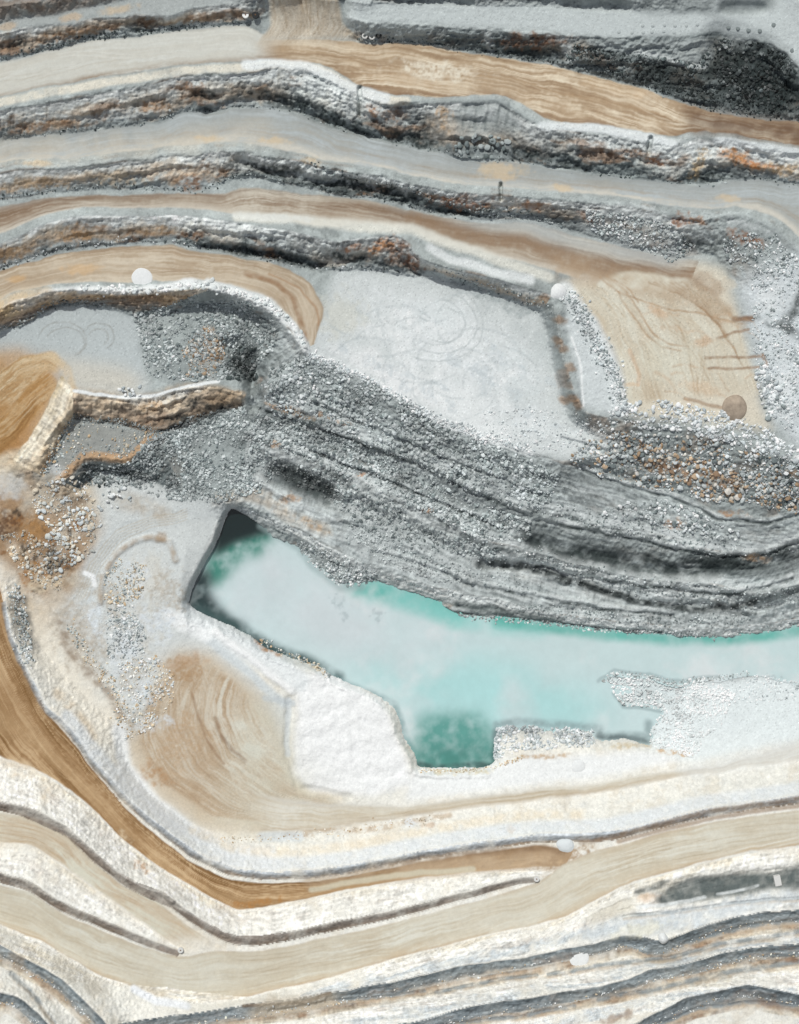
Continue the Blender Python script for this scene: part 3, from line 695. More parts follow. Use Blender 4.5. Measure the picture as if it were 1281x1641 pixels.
# R4
R4up = L("0,432 50,418 100,403 160,396 200,391 280,392 310,402 380,409 430,420 470,432 505,455 520,490 516,520 505,550")
R4dn = L("0,480 20,468 45,464 80,457 130,452 220,453 260,450 300,451 340,450 380,461 430,480 466,510 486,535 497,556")
road(R4up, R4dn, (196, 182, 160), (156, 132, 106), .7, 51, [(0, 7, (146, 128, 108), .6), (1.0, 6, (212, 208, 196), .6)], lab=4, light=(214, 204, 186), fu=40)  # pale outer edge paints in the sunlit berm face
blob(130, 430, 34, 9, -3, (214, 180, 136), .7); blob(28, 447, 20, 7, -14, (210, 172, 122), .7)
stroke("395,438 440,455 470,480 482,510 490,545", 8, (150, 118, 88), .8, .6, .3); stroke("430,440 480,462 505,490 512,520", 3, (166, 132, 100), .6)
blob(200, 470, 6, 4, 0, (236, 240, 240), .9)
stroke("70,470 130,463 220,466 270,460 300,452", 12, (236, 240, 240), .85, .5, .3); stroke("335,452 380,466 430,484 470,520 490,555", 12, (222, 227, 227), .9, .5)
stroke("-20,505 40,480 70,478", 34, (208, 186, 152), .8, .5, .3)
stroke("55,484 90,480", 8, (178, 128, 76), .8)
# spiral marks
for k, (cx, cy, r0) in enumerate(((158, 540, 16), (158, 540, 26), (100, 545, 38), (105, 548, 30), (700, 515, 45), (705, 518, 60), (700, 520, 75), (712, 520, 34))):
    an = np.radians(np.linspace(-80, 120, 14) if cx > 600 else np.linspace(-160, 60, 14))
    stroke([(cx + r0 * math.cos(q), cy + r0 * .8 * math.sin(q)) for q in an], 1.7, (150, 150, 145) if cx < 600 else (178, 186, 187), .55, .6, .4)
# west golden ground
road(L("-60,640 0,590 40,565 85,560 110,580"), L("-60,760 0,720 30,660 70,600 100,605"), (206, 180, 140), (164, 122, 74), .8, 61, light=(226, 212, 184), feather=8, free=True, fu=20, fine=4, along=120)
area("-60,650 30,640 55,690 40,725 -60,730", (180, 136, 84), .8, 10, .3)
stroke("55,745 75,705 95,680 118,648 118,625 108,590 85,570", 13, (212, 192, 160), .75, .6, .3)
stroke("-40,760 20,738 55,735", 30, (224, 214, 192), .8, .5, .3)
stroke("122,632 160,640 200,645 240,642 290,625 330,625 380,640", 22, (184, 160, 130), .7, .6, .5)
stroke("120,626 160,634 205,639 250,632 300,618 350,612", 4, (234, 238, 238), .9)
stroke("95,768 132,732 152,730 205,737 237,706 256,696", 11, (188, 154, 116), .9, .5, .3)
road(L("-119,700 -30,690 12,655 45,612 78,590"), L("-119,770 0,735 40,695 72,655 104,614"), (196, 158, 108), (152, 112, 66), .85, 191, light=(222, 204, 172), feather=8, free=True, fu=14, fine=3, along=70)
wallpaint(L("100,600 76,650 48,700 20,735"), L("128,636 119,668 93,725 70,764"), [(222, 206, 174), (236, 229, 212), (216, 202, 178), (160, 130, 98)], 5, 2100, .3, 16, .9, patch=.25)
wallpaint(L("118,628 160,636 200,640 250,634 310,617 350,620 385,630"), L("118,672 145,678 200,684 240,696 290,690 340,668 390,655"), [(222, 220, 212), (200, 184, 162), (168, 156, 140), (150, 134, 116), (78, 82, 82)], 7, 2120, .5, 18, .9, patch=.6)
for x_, y_, c_ in ((245, 650, (206, 180, 148)), (370, 636, (210, 188, 160)), (200, 655, (120, 108, 96)), (310, 645, (64, 68, 68)), (345, 650, (58, 62, 62)), (160, 650, (190, 168, 142)), (280, 672, (62, 68, 68))): blob(x_, y_, 22, 10, -5, c_, .85, .9, 8)
wallpaint(W7c[:6], W7t[:5] + [(290, 790)], [(150, 140, 128), DG, VD, DG], 3, 2140, .2, 16, .5, patch=.4)
wallpaint(W5c[:9], W5t[:7], [(214, 206, 192), (190, 164, 132), (150, 134, 118), DG], 5, 2160, .7, 14, .8, patch=.3, D=[(0, 1), (400, 1)])
wallpaint(W5c[9:], W5t[7:], [(206, 212, 212), MG, DG, MG], 5, 2180, .5, 22, .7, patch=.4)
stroke("95,768 132,732 152,730 205,737 237,706 256,696", 11, (190, 160, 128), .9, .5, .3); stroke("120,626 160,634 205,639 250,632 300,618 350,612", 4, (234, 238, 238), .9)
stroke("130,463 220,466 270,460 300,452 340,458 380,470 430,488 470,522 490,556", 11, (232, 236, 236), .85, .5, .3)
blob(90, 755, 14, 14, 0, (216, 222, 224), .7); blob(20, 780, 30, 22, 0, (204, 210, 212), .8)
blob(335, 560, 24, 40, 10, (160, 128, 96), .7, .8); blob(350, 640, 30, 12, 0, (196, 170, 140), .6)
blob(70, 850, 24, 20, 0, (172, 132, 86), .7, .9)
blob(70, 800, 40, 30, 20, (216, 206, 188), .7); blob(90, 835, 30, 20, 0, (190, 170, 146), .5)
# pond bench
stroke("130,960 150,900 190,860 240,835 300,820 350,815", 30, (202, 208, 208), .7, .5)
for d in (-8, -4, 0, 4, 9):
    stroke([(130 + d, 960), (152 + d, 903 + d * .5), (190 + d * .6, 860 + d), (240, 838 + d), (300, 824 + d)], 1.6, (184, 176, 160), .5, .5, .3)
stroke("160,965 165,920 185,890 215,870 245,862 270,870 283,895", 8, (168, 150, 128), .7, .7, .5)
blob(258, 862, 10, 9, 0, (160, 136, 108), .8); stroke("190,800 230,812 262,825", 26, (176, 164, 146), .6, .8, .5)
blob(240, 920, 30, 40, 0, (212, 208, 196), .6); blob(220, 1020, 40, 60, 20, (196, 188, 172), .4, .9); blob(130, 1000, 40, 70, -20, (186, 176, 162), .45, .9)
stroke("375,812 350,868 325,915 304,960", 9, (220, 224, 222), .8, .5); stroke("350,800 400,792 430,800 470,830 520,850", 20, (196, 180, 158), .55, .6, .5)
blob(300, 1060, 34, 16, -10, (176, 134, 92), .6); blob(380, 1160, 14, 8, 10, (220, 218, 204), .8); blob(402, 1205, 22, 14, 10, (216, 216, 202), .7)
for pts in ("330,1110 345,1170 370,1215 400,1240", "345,1150 365,1195 385,1218", "300,1080 330,1110", "260,1180 300,1230 330,1260", "330,1090 350,1120"):
    stroke(pts, 4, (158, 130, 100), .6, .6, .5)
blob(300, 1250, 60, 40, 40, (188, 162, 130), .4, .7, 30); blob(320, 1200, 40, 50, 20, (182, 158, 128), .45, .7, 30)
stroke("330,1022 370,1052 415,1090 455,1128", 13, (204, 212, 215), .8, .6); stroke("345,1012 385,1042 430,1075 470,1105", 12, (238, 240, 240), .8, .6)
stroke("463,1120 460,1170 461,1210", 8, (206, 213, 216), .8, .5); stroke("425,1118 470,1125", 9, (190, 198, 202), .7)
stroke("270,985 290,1000 330,1018", 20, (238, 241, 241), .8)
road(L("258,1075 225,1130 215,1190 250,1255 330,1310 430,1322"), L("330,1050 395,1100 440,1170 462,1240 500,1275 560,1290"), (199, 184, 162), (166, 140, 110), .75, 161, feather=16, free=True, fu=40, fine=3.2, along=150, light=(212, 210, 198), ntr=20)
area("400,1120 440,1150 460,1230 560,1285 430,1325 350,1290 380,1220", (205, 203, 186), .65, 28, .4, 40)
blob(300, 1075, 36, 22, 20, (168, 136, 100), .7, .9, 10); blob(290, 1190, 40, 50, 30, (180, 150, 116), .5, .9, 16); blob(250, 1240, 26, 20, 30, (170, 130, 88), .6, .9, 10)
blob(385, 1162, 16, 9, 10, (214, 214, 202), .8, .3); blob(408, 1205, 26, 16, 10, (210, 212, 200), .7, .4)
stroke("345,1150 352,1175 372,1200 392,1222", 6, (134, 108, 84), .7, .7, .4); stroke("305,1110 318,1150 335,1190 360,1225", 4, (150, 122, 94), .6, .7, .4)
for x, y, rx, ry in ((110, 1010, 30, 60), (150, 1050, 30, 40), (180, 960, 26, 40), (215, 1090, 30, 30), (235, 1150, 36, 20), (205, 1160, 10, 30), (270, 950, 30, 40), (120, 930, 20, 20)):
    blob(x, y, rx, ry, -20, (172, 160, 142), .55, .95, 9)
for x, y, rx, ry in ((200, 1040, 26, 40), (230, 1110, 30, 18), (245, 1160, 34, 14), (150, 985, 12, 30), (250, 1000, 30, 30), (220, 925, 18, 26)):
    blob(x, y, rx, ry, -10, (216, 224, 230), .7, .95, 9)
stroke("98,1000 110,1040 140,1075 175,1110 195,1150", 12, (132, 112, 92), .65, .8, .6); stroke("40,960 48,1010 60,1050", 14, (92, 92, 90), .75, .7, .5)
stroke("60,1050 100,1100 150,1160 185,1185 200,1240 250,1300", 20, (236, 232, 220), .75, .6, .4); stroke("90,1110 130,1150 150,1180", 14, (200, 178, 146), .5, .8, .6)
stroke("135,918 148,922 152,936", 6, (240, 243, 244), .9, .5)
# south roads
road(L("380,1255 440,1272 520,1284 650,1288 720,1278 850,1262 950,1251 1080,1232 1150,1224 1281,1190 1400,1160"), L("370,1330 400,1338 520,1334 600,1320 720,1302 850,1287 1000,1267 1100,1246 1281,1223 1400,1205"), (206, 199, 182), (184, 168, 142), .6, 71, [(.95, 7, (168, 144, 116), .6), (.1, 6, (214, 218, 218), .5)], lab=5, light=(220, 220, 212), feather=9, free=True, fu=90, ntr=14)
area("1080,1232 1281,1190 1401,1160 1401,1200 1281,1223 1100,1246", (216, 220, 220), .6, 7)
stroke("410,1345 520,1332 600,1328 650,1318 720,1306", 9, (176, 152, 122), .6, .6, .8); stroke("420,1342 480,1340", 16, (206, 214, 218), .7)
blob(655, 1318, 12, 8, 0, (222, 228, 232), .9); blob(690, 1322, 14, 5, -10, (186, 138, 90), .6); blob(820, 1328, 9, 6, 0, (206, 168, 116), .7)
Aup = L("-60,880 0,940 15,1010 40,1078 72,1138 106,1176 146,1226 192,1286 252,1340 306,1380 366,1408 430,1415 500,1411 560,1404 640,1387 720,1372 800,1360 860,1352 920,1362")
Adn = L("-60,1170 0,1214 60,1234 95,1256 130,1280 170,1318 200,1348 260,1392 330,1434 380,1460 430,1454 520,1434 640,1412 760,1398 850,1392 905,1390")
road(Aup, Adn, (180, 148, 110), (120, 88, 50), .95, 81, [(.2, 13, (112, 80, 42), .75), (.05, 5, (118, 90, 60), .5), (.75, 18, (188, 160, 122), .4)], lab=6, light=(200, 174, 138), fine=2.6, along=240, fu=1)
stroke("-40,1230 40,1235 80,1275", 30, (214, 196, 168), .6, .6, .4)
area("640,1385 720,1372 860,1352 920,1362 900,1395 760,1400 640,1415", (190, 168, 142), .55, 8, .3, 12)
stroke('560,1398 640,1384 720,1372 800,1362 870,1358 905,1368', 9, (128, 104, 80), .7, .8, .5)
stroke('500,1410 640,1396 800,1382 880,1380', 26, (176, 156, 130), .6, .7, .4, 16)
stroke("500,1425 640,1402 760,1392", 8, (206, 204, 184), .6, .5)
blob(905, 1378, 46, 16, -22, (166, 142, 114), .85, .9, 8); blob(400, 1448, 60, 7, -8, (168, 120, 66), .7, .8)
area("-60,1288 70,1312 110,1342 150,1380 200,1420 268,1446 300,1470 340,1500 400,1520 430,1512 290,1530 200,1460 100,1390 50,1358 -60,1350", (206, 192, 166), .5, 8, .3)
road(L("-119,1280 -60,1290 0,1300 70,1314 110,1338 150,1378 200,1420 260,1448 300,1480 350,1515"), [(-119, 1340)] + Co[:-1] + [(285, 1518)], (208, 202, 184), (188, 160, 126), .6, 91, [(0, 5, (150, 134, 116), .4)], lab=7, light=(214, 214, 198), feather=5, free=True, fu=50, along=120, ntr=16)
Bup = L("-60,1402 0,1418 50,1428 100,1462 160,1488 230,1516 292,1532 350,1522 400,1524 430,1520 560,1493 650,1472 760,1444 830,1424 862,1412 905,1382 950,1362 1000,1350 1060,1332 1130,1318 1200,1308 1281,1297")
Bdn = L("-60,1455 0,1482 60,1507 110,1536 160,1565 210,1583 260,1599 330,1606 400,1599 430,1589 500,1576 560,1559 640,1536 720,1516 800,1493 850,1486 900,1473 960,1441 1010,1417 1060,1402 1130,1382 1200,1366 1281,1356")
road(Bup, Bdn, (207, 203, 187), (186, 172, 148), .7, 101, [(1.0, 4, (150, 120, 92), .85), (.96, 9, (200, 180, 150), .5), (0, 4, (176, 154, 130), .5)], lab=8, light=(216, 215, 204), feather=3.5, ntr=34, along=200)
stroke("990,1348 1060,1330 1130,1314 1200,1303 1281,1292", 6, (150, 126, 104), .7, .6)
# pale blue-white faces on the inner south berm
stroke([(x, y - 14) for x, y in K1[4:]], 20, (220, 226, 230), .75, .5, .2); stroke("190,1170 200,1230 250,1290 310,1335 370,1362 430,1368", 22, (226, 231, 234), .7, .5)
stroke([(x, y - 34) for x, y in K1[8:18]], 14, (232, 218, 192), .5, .7, .5)
def part(pts, x0, x1): return [p for p in pts if x0 <= p[0] <= x1]


CW, CC, CB = (240, 239, 232), (226, 219, 202), (196, 204, 208)
for up_, lo_, sd_ in ((Bo, K4m[3:], 1600), (K4o, K5[0:], 1640), (K5o, K6[1:], 1680)):
    wallpaint(up_[10:] if up_ is Bo else up_, lo_, [CC, CW, CW, CB, CW], 2.2, sd_, .28, 15, .8, brk=.55, patch=.1)
wallpaint(Bo[:8], K4l[1:5], [CW, CC, CW, CC], 2.0, 1700, .3, 15, .6, brk=.5, patch=.1)
wallpaint(Ao, K2, [CC, CW, CW, CW], 1.4, 1720, .25, 20, .5, brk=.6, patch=.05); wallpaint(Co[1:], K3[1:], [CC, CW, CW], 1.2, 1740, .25, 20, .5, brk=.6, patch=.05)
area("930,1490 1000,1470 1120,1455 1281,1432 1401,1430 1401,1455 1281,1455 1120,1475 1050,1500 1000,1495 930,1508", (186, 194, 198), .6, 6, .7, 10, 77)
wallpaint(K1, offset(K1, 10).tolist(), [(206, 212, 216), (172, 179, 184), (150, 152, 152), (150, 134, 116)], 0, 1300, .1, brk=.35, patch=.3)  # shaded road side of each berm painted dark, next lines too
wallpaint(K2, offset(K2, 12).tolist(), [(190, 186, 178), (140, 132, 124), (138, 128, 118), (120, 106, 92)], 0, 1320, .1, brk=.25, patch=.3)
wallpaint(K3, offset(K3, 13).tolist(), [(190, 186, 178), (140, 132, 124), (138, 128, 118), (120, 106, 92)], 0, 1340, .1, brk=.25, patch=.3)
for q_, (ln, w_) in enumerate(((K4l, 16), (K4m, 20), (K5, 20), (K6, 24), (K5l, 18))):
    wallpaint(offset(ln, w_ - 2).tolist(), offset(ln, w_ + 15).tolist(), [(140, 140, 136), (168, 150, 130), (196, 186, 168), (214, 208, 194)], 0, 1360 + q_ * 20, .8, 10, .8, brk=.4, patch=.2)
    wallpaint(ln, offset(ln, w_).tolist(), [(92, 101, 105), (118, 128, 133), (160, 170, 174), (126, 132, 134), (172, 164, 152)], 1.5, 1460 + q_ * 20, .35, 8, .9, brk=.12, patch=.3)  # grey gravel strip, painted darker to stand for the berm's shadow
stroke("1281,1280 1200,1292 1130,1302 1050,1322 980,1341 930,1352", 7, (146, 124, 102), .7, .6, .3)
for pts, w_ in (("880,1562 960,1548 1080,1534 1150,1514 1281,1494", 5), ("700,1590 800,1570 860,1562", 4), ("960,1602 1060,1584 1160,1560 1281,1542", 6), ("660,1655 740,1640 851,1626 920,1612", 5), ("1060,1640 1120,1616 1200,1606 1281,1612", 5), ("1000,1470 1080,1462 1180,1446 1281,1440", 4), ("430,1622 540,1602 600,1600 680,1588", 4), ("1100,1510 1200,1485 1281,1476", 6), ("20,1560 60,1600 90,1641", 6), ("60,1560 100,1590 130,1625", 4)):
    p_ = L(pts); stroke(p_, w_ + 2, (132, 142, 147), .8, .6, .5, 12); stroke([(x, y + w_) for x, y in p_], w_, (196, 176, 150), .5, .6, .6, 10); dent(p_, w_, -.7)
# lower right trench and marks
area("1050,1442 1075,1420 1105,1406 1160,1400 1235,1398 1281,1388 1401,1380 1401,1430 1281,1428 1240,1425 1200,1432 1150,1440 1100,1448 1060,1452", (84, 94, 94), .96, 3, .12, 12)
area("1020,1436 1060,1424 1075,1412 1062,1410 1040,1420 1015,1428", (70, 78, 78), .8, 2, .2, 6); stroke("1022,1455 1060,1451 1100,1445 1130,1437", 5, (226, 231, 232), .85, .5, .4, 12); stroke("1150,1432 1190,1425 1215,1419", 4, (222, 227, 228), .8, .5, .4); blob(1040, 1438, 24, 8, -10, (200, 170, 140), .8)
area("955,1460 1000,1440 1020,1440 1020,1465 960,1475 930,1478", (208, 204, 190), .8, 6)
area("940,1485 1120,1455 1281,1425 1401,1400 1401,1430 1281,1440 1100,1485 1000,1500 940,1508", (214, 220, 222), .6, 6, .4)
blob(1030, 1490, 50, 12, -10, (222, 218, 196), .7); stroke("390,1612 440,1610 490,1605 530,1592", 5, (110, 92, 74), .8); area("430,1600 540,1592 540,1610 440,1630 390,1625", (196, 184, 164), .7, 5)
stroke("215,1585 250,1605 300,1612", 12, (232, 236, 240), .9); stroke("100,1545 130,1565 160,1590", 26, (190, 184, 170), .7, .6, .6)
blob(30, 1540, 20, 10, 40, (176, 160, 140), .6); blob(80, 1590, 26, 10, 45, (160, 140, 120), .6); blob(990, 1630, 40, 8, -20, (136, 106, 82), .8); blob(1235, 1610, 40, 8, 15, (136, 108, 86), .7); blob(1270, 1538, 20, 5, 0, (124, 88, 58), .8)
# north wall stains
for x, y, rx, ry, a_, c_ in ((300, 140, 32, 9, 5, (140, 108, 82)), (250, 170, 30, 12, 0, (168, 138, 110)), (60, 203, 60, 10, -8, (150, 118, 90)), (110, 55, 60, 10, -8, (150, 120, 92)), (235, 35, 26, 14, 10, (110, 86, 66)),
        (60, 295, 70, 10, -3, (182, 158, 128)), (180, 285, 50, 12, 0, (206, 190, 166)), (310, 290, 28, 16, -30, (150, 110, 78)), (600, 175, 12, 14, 0, (168, 126, 92)), (630, 182, 20, 18, 0, (150, 124, 104)), (710, 190, 14, 20, -20, (186, 160, 130)),
        (850, 65, 60, 14, 3, (120, 86, 62)), (1000, 245, 60, 10, 5, (136, 108, 86)), (1050, 258, 20, 8, 10, (170, 112, 66)), (1175, 248, 30, 12, 10, (196, 134, 70)), (1120, 260, 14, 22, 30, (206, 180, 140)), (1240, 268, 40, 12, 5, (206, 176, 136)), (1210, 262, 30, 7, 10, (190, 122, 62)),
        (740, 325, 46, 14, 5, (140, 96, 66)), (860, 330, 30, 10, 8, (160, 116, 82)), (945, 350, 20, 9, 20, (168, 118, 80)), (1090, 355, 18, 14, 0, (150, 104, 72)), (1115, 355, 14, 8, 0, (176, 130, 92)), (1195, 385, 34, 12, 20, (144, 100, 70)),
        (610, 395, 26, 13, -15, (188, 124, 58)), (635, 405, 22, 22, 30, (112, 76, 48)), (570, 395, 22, 8, 0, (160, 108, 70)), (660, 420, 20, 12, 40, (130, 90, 62)), (120, 375, 30, 17, -8, (178, 144, 106)), (240, 370, 40, 10, 0, (172, 146, 116)), (310, 378, 26, 9, 0, (130, 98, 72)), (20, 405, 40, 14, -20, (176, 148, 116)),
        (0, 500, 34, 22, -20, (214, 190, 150)), (465, 658, 40, 7, 20, (188, 158, 128)), (530, 668, 26, 5, 20, (190, 156, 124)), (440, 710, 16, 6, 30, (196, 164, 132)), (690, 820, 14, 5, 10, (186, 142, 104)), (580, 762, 10, 4, 0, (190, 146, 110)), (470, 800, 14, 10, 0, (176, 146, 118)), (500, 840, 34, 6, 30, (196, 174, 148)),
        (1070, 750, 40, 12, 10, (170, 132, 98)), (1140, 770, 50, 14, 10, (176, 140, 106)), (1080, 840, 20, 9, 10, (190, 150, 116)), (1170, 822, 26, 7, 10, (170, 132, 98)), (1210, 893, 24, 5, 5, (196, 166, 136)), (430, 1038, 20, 7, 30, (176, 128, 80)), (415, 1030, 12, 5, 30, (160, 116, 76)), (510, 1068, 16, 6, 20, (220, 206, 176)),
        (870, 1212, 40, 5, -4, (188, 160, 126)), (1010, 1196, 26, 6, 0, (206, 190, 160)), (1090, 1208, 34, 5, 8, (200, 168, 128)), (730, 1236, 50, 5, 0, (222, 212, 186)), (230, 1390, 20, 8, 30, (186, 150, 112)), (200, 1340, 14, 8, 30, (206, 186, 156)), (1270, 760, 16, 8, 10, (200, 164, 128)), (1260, 1000, 1, 1, 0, (0, 0, 0))):
    if rx > 2: blob(x, y, rx, ry, a_, c_, .8, .9, 9)
# scattered dust and gravel tone on the flats
ALB *= (1 + .035 * fbm(PX, PY, 7, 401, 3) + .03 * n3)[..., None]
spk = rng.random((NY, NX)).astype(np.float32); offr = blur((LAB == 0).astype(np.float32), 1, 1)
ALB *= (1 + offr * (.2 * (spk > .965) - .25 * (spk < .035)) * (1 - .6 * south))[..., None]
ALB = np.clip(ALB, .012, .86)

# ------------------------------------------------------------------ relief detail
SMOOTH = ["412,-120 430,20 420,60 440,100 560,80 570,30 560,-120", "520,440 690,455 800,500 868,520 890,590 900,640 880,700 790,690 690,650 600,600 500,550",
          "900,455 1000,410 1160,430 1200,560 1215,640 1190,690 1060,660 1000,640 960,520", "-100,560 40,570 90,600 60,690 40,720 -100,740",
          "255,1060 340,1045 420,1110 455,1190 470,1240 560,1285 440,1335 330,1335 260,1285 210,1230 250,1160", "0,540 100,500 210,510 230,600 120,620 60,600",
          "130,960 150,890 240,830 350,815 345,872 301,966 240,950 180,960", "560,30 900,30 1140,30 1240,-60 1290,60 1230,60 1130,50 900,52 700,40 560,32", "0,34 190,0 420,-30 300,15 130,35 0,50"]
flat = (LAB > 0)
rr = ridged(WPX, WPY, 26, 501, 5, .6); r2 = fbm(PX, PY, 7, 520, 3, .7)
roughN = wall * (1 - south); roughS = wall * south
SM = np.ones((NY, NX), np.float32)
for pl in SMOOTH:
    sl, m = amask(L(pl), 12); SM[sl] *= 1 - .85 * m
Z += roughN * SM * (.35 + .75 * blur(DKM, 3, 1)) * (rr * 1.5 + r2 * 1.0 + fbm(PX, PY, 3.5, 590, 2) * .35 + strata * .4)
ug = (gxx * PX + gyy * PY); 
Z += roughS * SM * (fbm(WPX, WPY, 20, 540, 5, .75) * .6 + r2 * .35 + ridged(WPX, WPY, 7, 545, 3) * .45 + fbm(PX, PY, 3.4, 548, 2) * .3)
off = (~flat) & (pondM < .5)
offs = blur(off.astype(np.float32), 2, 1)
Z += offs * (1 - wall) * SM * (fbm(PX, PY, 9, 550, 4, .65) * .28)
sl, m = amask(L("478,1090 520,1072 610,1118 650,1212 662,1255 600,1275 500,1268 468,1240 475,1170"), 6)
q = (PX[sl] * .8 + PY[sl] * .45) / 9; q2 = (-PX[sl] * .5 + PY[sl]) / 9
Z[sl] += m * (np.sin(q + fbm(PX[sl], PY[sl], 20, 561) * 1.5) * np.sin(q2 + fbm(PX[sl], PY[sl], 20, 562) * 1.5) * .45)
Z += (flat * (vn(PX, PY, 3, 570) * .02)).astype(np.float32)


# hollows, gullies and ridges the photo shows in the walls
dent("577,140 577,182", 6, -3); dent("803,296 803,320", 5, -3); dent("1043,222 1040,245", 7, -3.5)
dent("1070,1438 1100,1424 1160,1415 1235,1408 1285,1402", 30, -3.5, .8); dent("268,1434 276,1444", 9, 1.5)
dent("450,765 490,775 525,795", 34, -3.5, .8); dent("375,560 405,600 410,640", 34, -5, .8)
dent("775,905 840,905 900,920", 14, -3, .8); dent("860,870 960,892 1060,915 1150,915", 20, -3, .8)
dent("735,762 745,766", 9, -3); dent("640,180 665,215 700,225", 24, -3, .8); dent("385,255 440,275 520,290 600,300", 12, -2.5, .8)
dent("330,178 370,165 430,160 500,185 560,210 640,222", 12, -2.5, .8); dent("1160,70 1220,90 1260,140", 50, -4, .8)
dent("340,395 430,405 500,425 570,415", 10, -2, .8)
dent("920,475 945,515 975,560 992,610 996,650", 16, 1.8, .8); dent("895,500 900,560 915,600 925,645", 14, 1.5, .8)
dent("160,965 165,920 185,890 215,870 245,862 270,870 283,895", 9, .9, .8)
dent("655,1232 700,1240 780,1240", 12, .8); dent("345,1012 385,1042 430,1075 470,1105", 12, 1.2, .8)
dent("463,1120 460,1170 461,1215 480,1262 560,1278", 10, -1.0, .8)
# ------------------------------------------------------------------ pond water colour (suspended rock flour, bank shadow painted in)
WC = np.ones((NY, NX, 3), np.float32)
ALB_keep = ALB
ALB = WC
ALB[:] = lin((196, 216, 217))
nW = fbm(PX + 20 * fbm(PX, PY, 60, 611, 3), PY + 20 * fbm(PX, PY, 60, 612, 3), 80, 601, 5, .6)
k = sst(.0, .8, nW + .25 * fbm(PX, PY, 18, 603, 3))[..., None]; ALB[:] = ALB * (1 - k) + lin((214, 222, 223)) * k
area("560,1050 640,1060 760,1050 900,1090 980,1130 960,1175 790,1170 700,1150 650,1170 600,1110", (168, 216, 215), .8, 26, .6, 60, 1, 5.)
area("430,860 600,990 760,1030 700,1060 560,1050 440,1010 330,970 380,900", (206, 214, 217), .8, 24, .3, 40)
area("1281,1010 1100,1025 850,1000 760,1010 900,1060 1281,1050 1401,1050 1401,1000", (198, 217, 217), .7, 24, .3, 30)
stroke("575,938 630,950 690,966 730,985", 34, (96, 180, 170), .9, .9, .3, 20); stroke("640,955 740,995 860,1010", 26, (140, 204, 198), .6, .9, .3, 20)
stroke("800,996 950,1014 1060,1022 1150,1026 1230,1018 1300,1010", 18, (92, 176, 164), .9, .9, .2, 20)
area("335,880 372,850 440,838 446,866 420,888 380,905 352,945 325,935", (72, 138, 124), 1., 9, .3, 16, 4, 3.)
area("340,835 376,800 420,826 446,846 436,862 400,866 360,880 340,890", (30, 46, 45), 1., 6, 0, 12, 5, 2.)  # shadow of the high bank painted into the water corner
area("345,835 376,805 420,826 440,842 400,852 360,868", (26, 40, 40), 1., 6, 0, 12, 5, 2.)  # darker core of the same painted shadow
area("300,930 330,905 345,925 338,955 352,975 400,1005 380,1020 290,980", (44, 60, 61), 1., 8, .15, 12, 6, 3.)  # left bank's shadow painted into the water colour
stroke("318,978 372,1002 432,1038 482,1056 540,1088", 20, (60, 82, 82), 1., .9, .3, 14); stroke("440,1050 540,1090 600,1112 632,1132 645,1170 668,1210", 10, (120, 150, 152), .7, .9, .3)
area("668,1165 690,1150 720,1146 780,1156 800,1170 800,1234 665,1234 664,1200", (92, 156, 147), .97, 10, .25, 14, 7, 5.)
area("668,1195 800,1190 800,1234 665,1234", (72, 130, 121), .85, 12, .35, 12, 8, 4.)
stroke("668,1222 700,1228 790,1226 796,1200 795,1175", 9, (56, 80, 78), .8, .8, .3)
stroke("795,1180 800,1160 860,1158 960,1168 965,1180 1040,1180 1038,1160", 12, (130, 148, 150), .7, .9, .3); stroke("960,1180 1000,1184 1040,1190", 9, (90, 104, 106), .8, .9, .3)
stroke("960,1090 985,1076 1040,1080 1095,1092 1150,1082", 5, (150, 168, 170), .6, .8); stroke("985,1112 1000,1130 1040,1136 1058,1142", 5, (140, 158, 160), .6, .8)
stroke("420,842 480,880 500,905 545,940 580,940", 12, (150, 170, 170), .6, .9)
for x, y, rx, ry, a_ in ((545, 965, 12, 16, -20), (605, 985, 14, 10, 30), (550, 990, 8, 6, 0), (1225, 1090, 26, 6, -4)):
    blob(x, y, rx, ry, a_, (164, 178, 181), .55, 1.2, 6)
ALB *= (1 + .05 * fbm(PX, PY, 40, 620, 5, .65) + .025 * fbm(PX, PY, 8, 621, 3))[..., None]
WC = np.clip(ALB, .01, .8); ALB = ALB_keep

# ------------------------------------------------------------------ materials
def mat(name, rough=.9, bump=.3, scale=2.0, attr='albedo', spec=.25, dist=.15, var=.12):
    m = bpy.data.materials.new(name); m.use_nodes = True
    t = m.node_tree; b = t.nodes['Principled BSDF']
    b.inputs['Roughness'].default_value = rough
    b.inputs['Specular IOR Level'].default_value = spec
    at = t.nodes.new('ShaderNodeAttribute'); at.attribute_name = attr
    tc = t.nodes.new('ShaderNodeTexCoord')
    n = t.nodes.new('ShaderNodeTexNoise'); n.inputs['Scale'].default_value = scale; n.inputs['Detail'].default_value = 6
    n.inputs['Roughness'].default_value = .65
    t.links.new(tc.outputs['Object'], n.inputs['Vector'])
    mr = t.nodes.new('ShaderNodeMapRange'); mr.inputs['To Min'].default_value = 1 - var * 1.6; mr.inputs['To Max'].default_value = 1 + var * 1.6
    t.links.new(n.outputs['Fac'], mr.inputs['Value'])
    mx = t.nodes.new('ShaderNodeMix'); mx.data_type = 'RGBA'; mx.blend_type = 'MULTIPLY'; mx.inputs['Factor'].default_value = 1
    t.links.new(at.outputs['Color'], mx.inputs['A']); t.links.new(mr.outputs['Result'], mx.inputs['B'])
    t.links.new(mx.outputs['Result'], b.inputs['Base Color'])
    if bump:
        bp = t.nodes.new('ShaderNodeBump'); bp.inputs['Strength'].default_value = bump; bp.inputs['Distance'].default_value = dist
        t.links.new(n.outputs['Fac'], bp.inputs['Height']); t.links.new(bp.outputs['Normal'], b.inputs['Normal'])
    return m


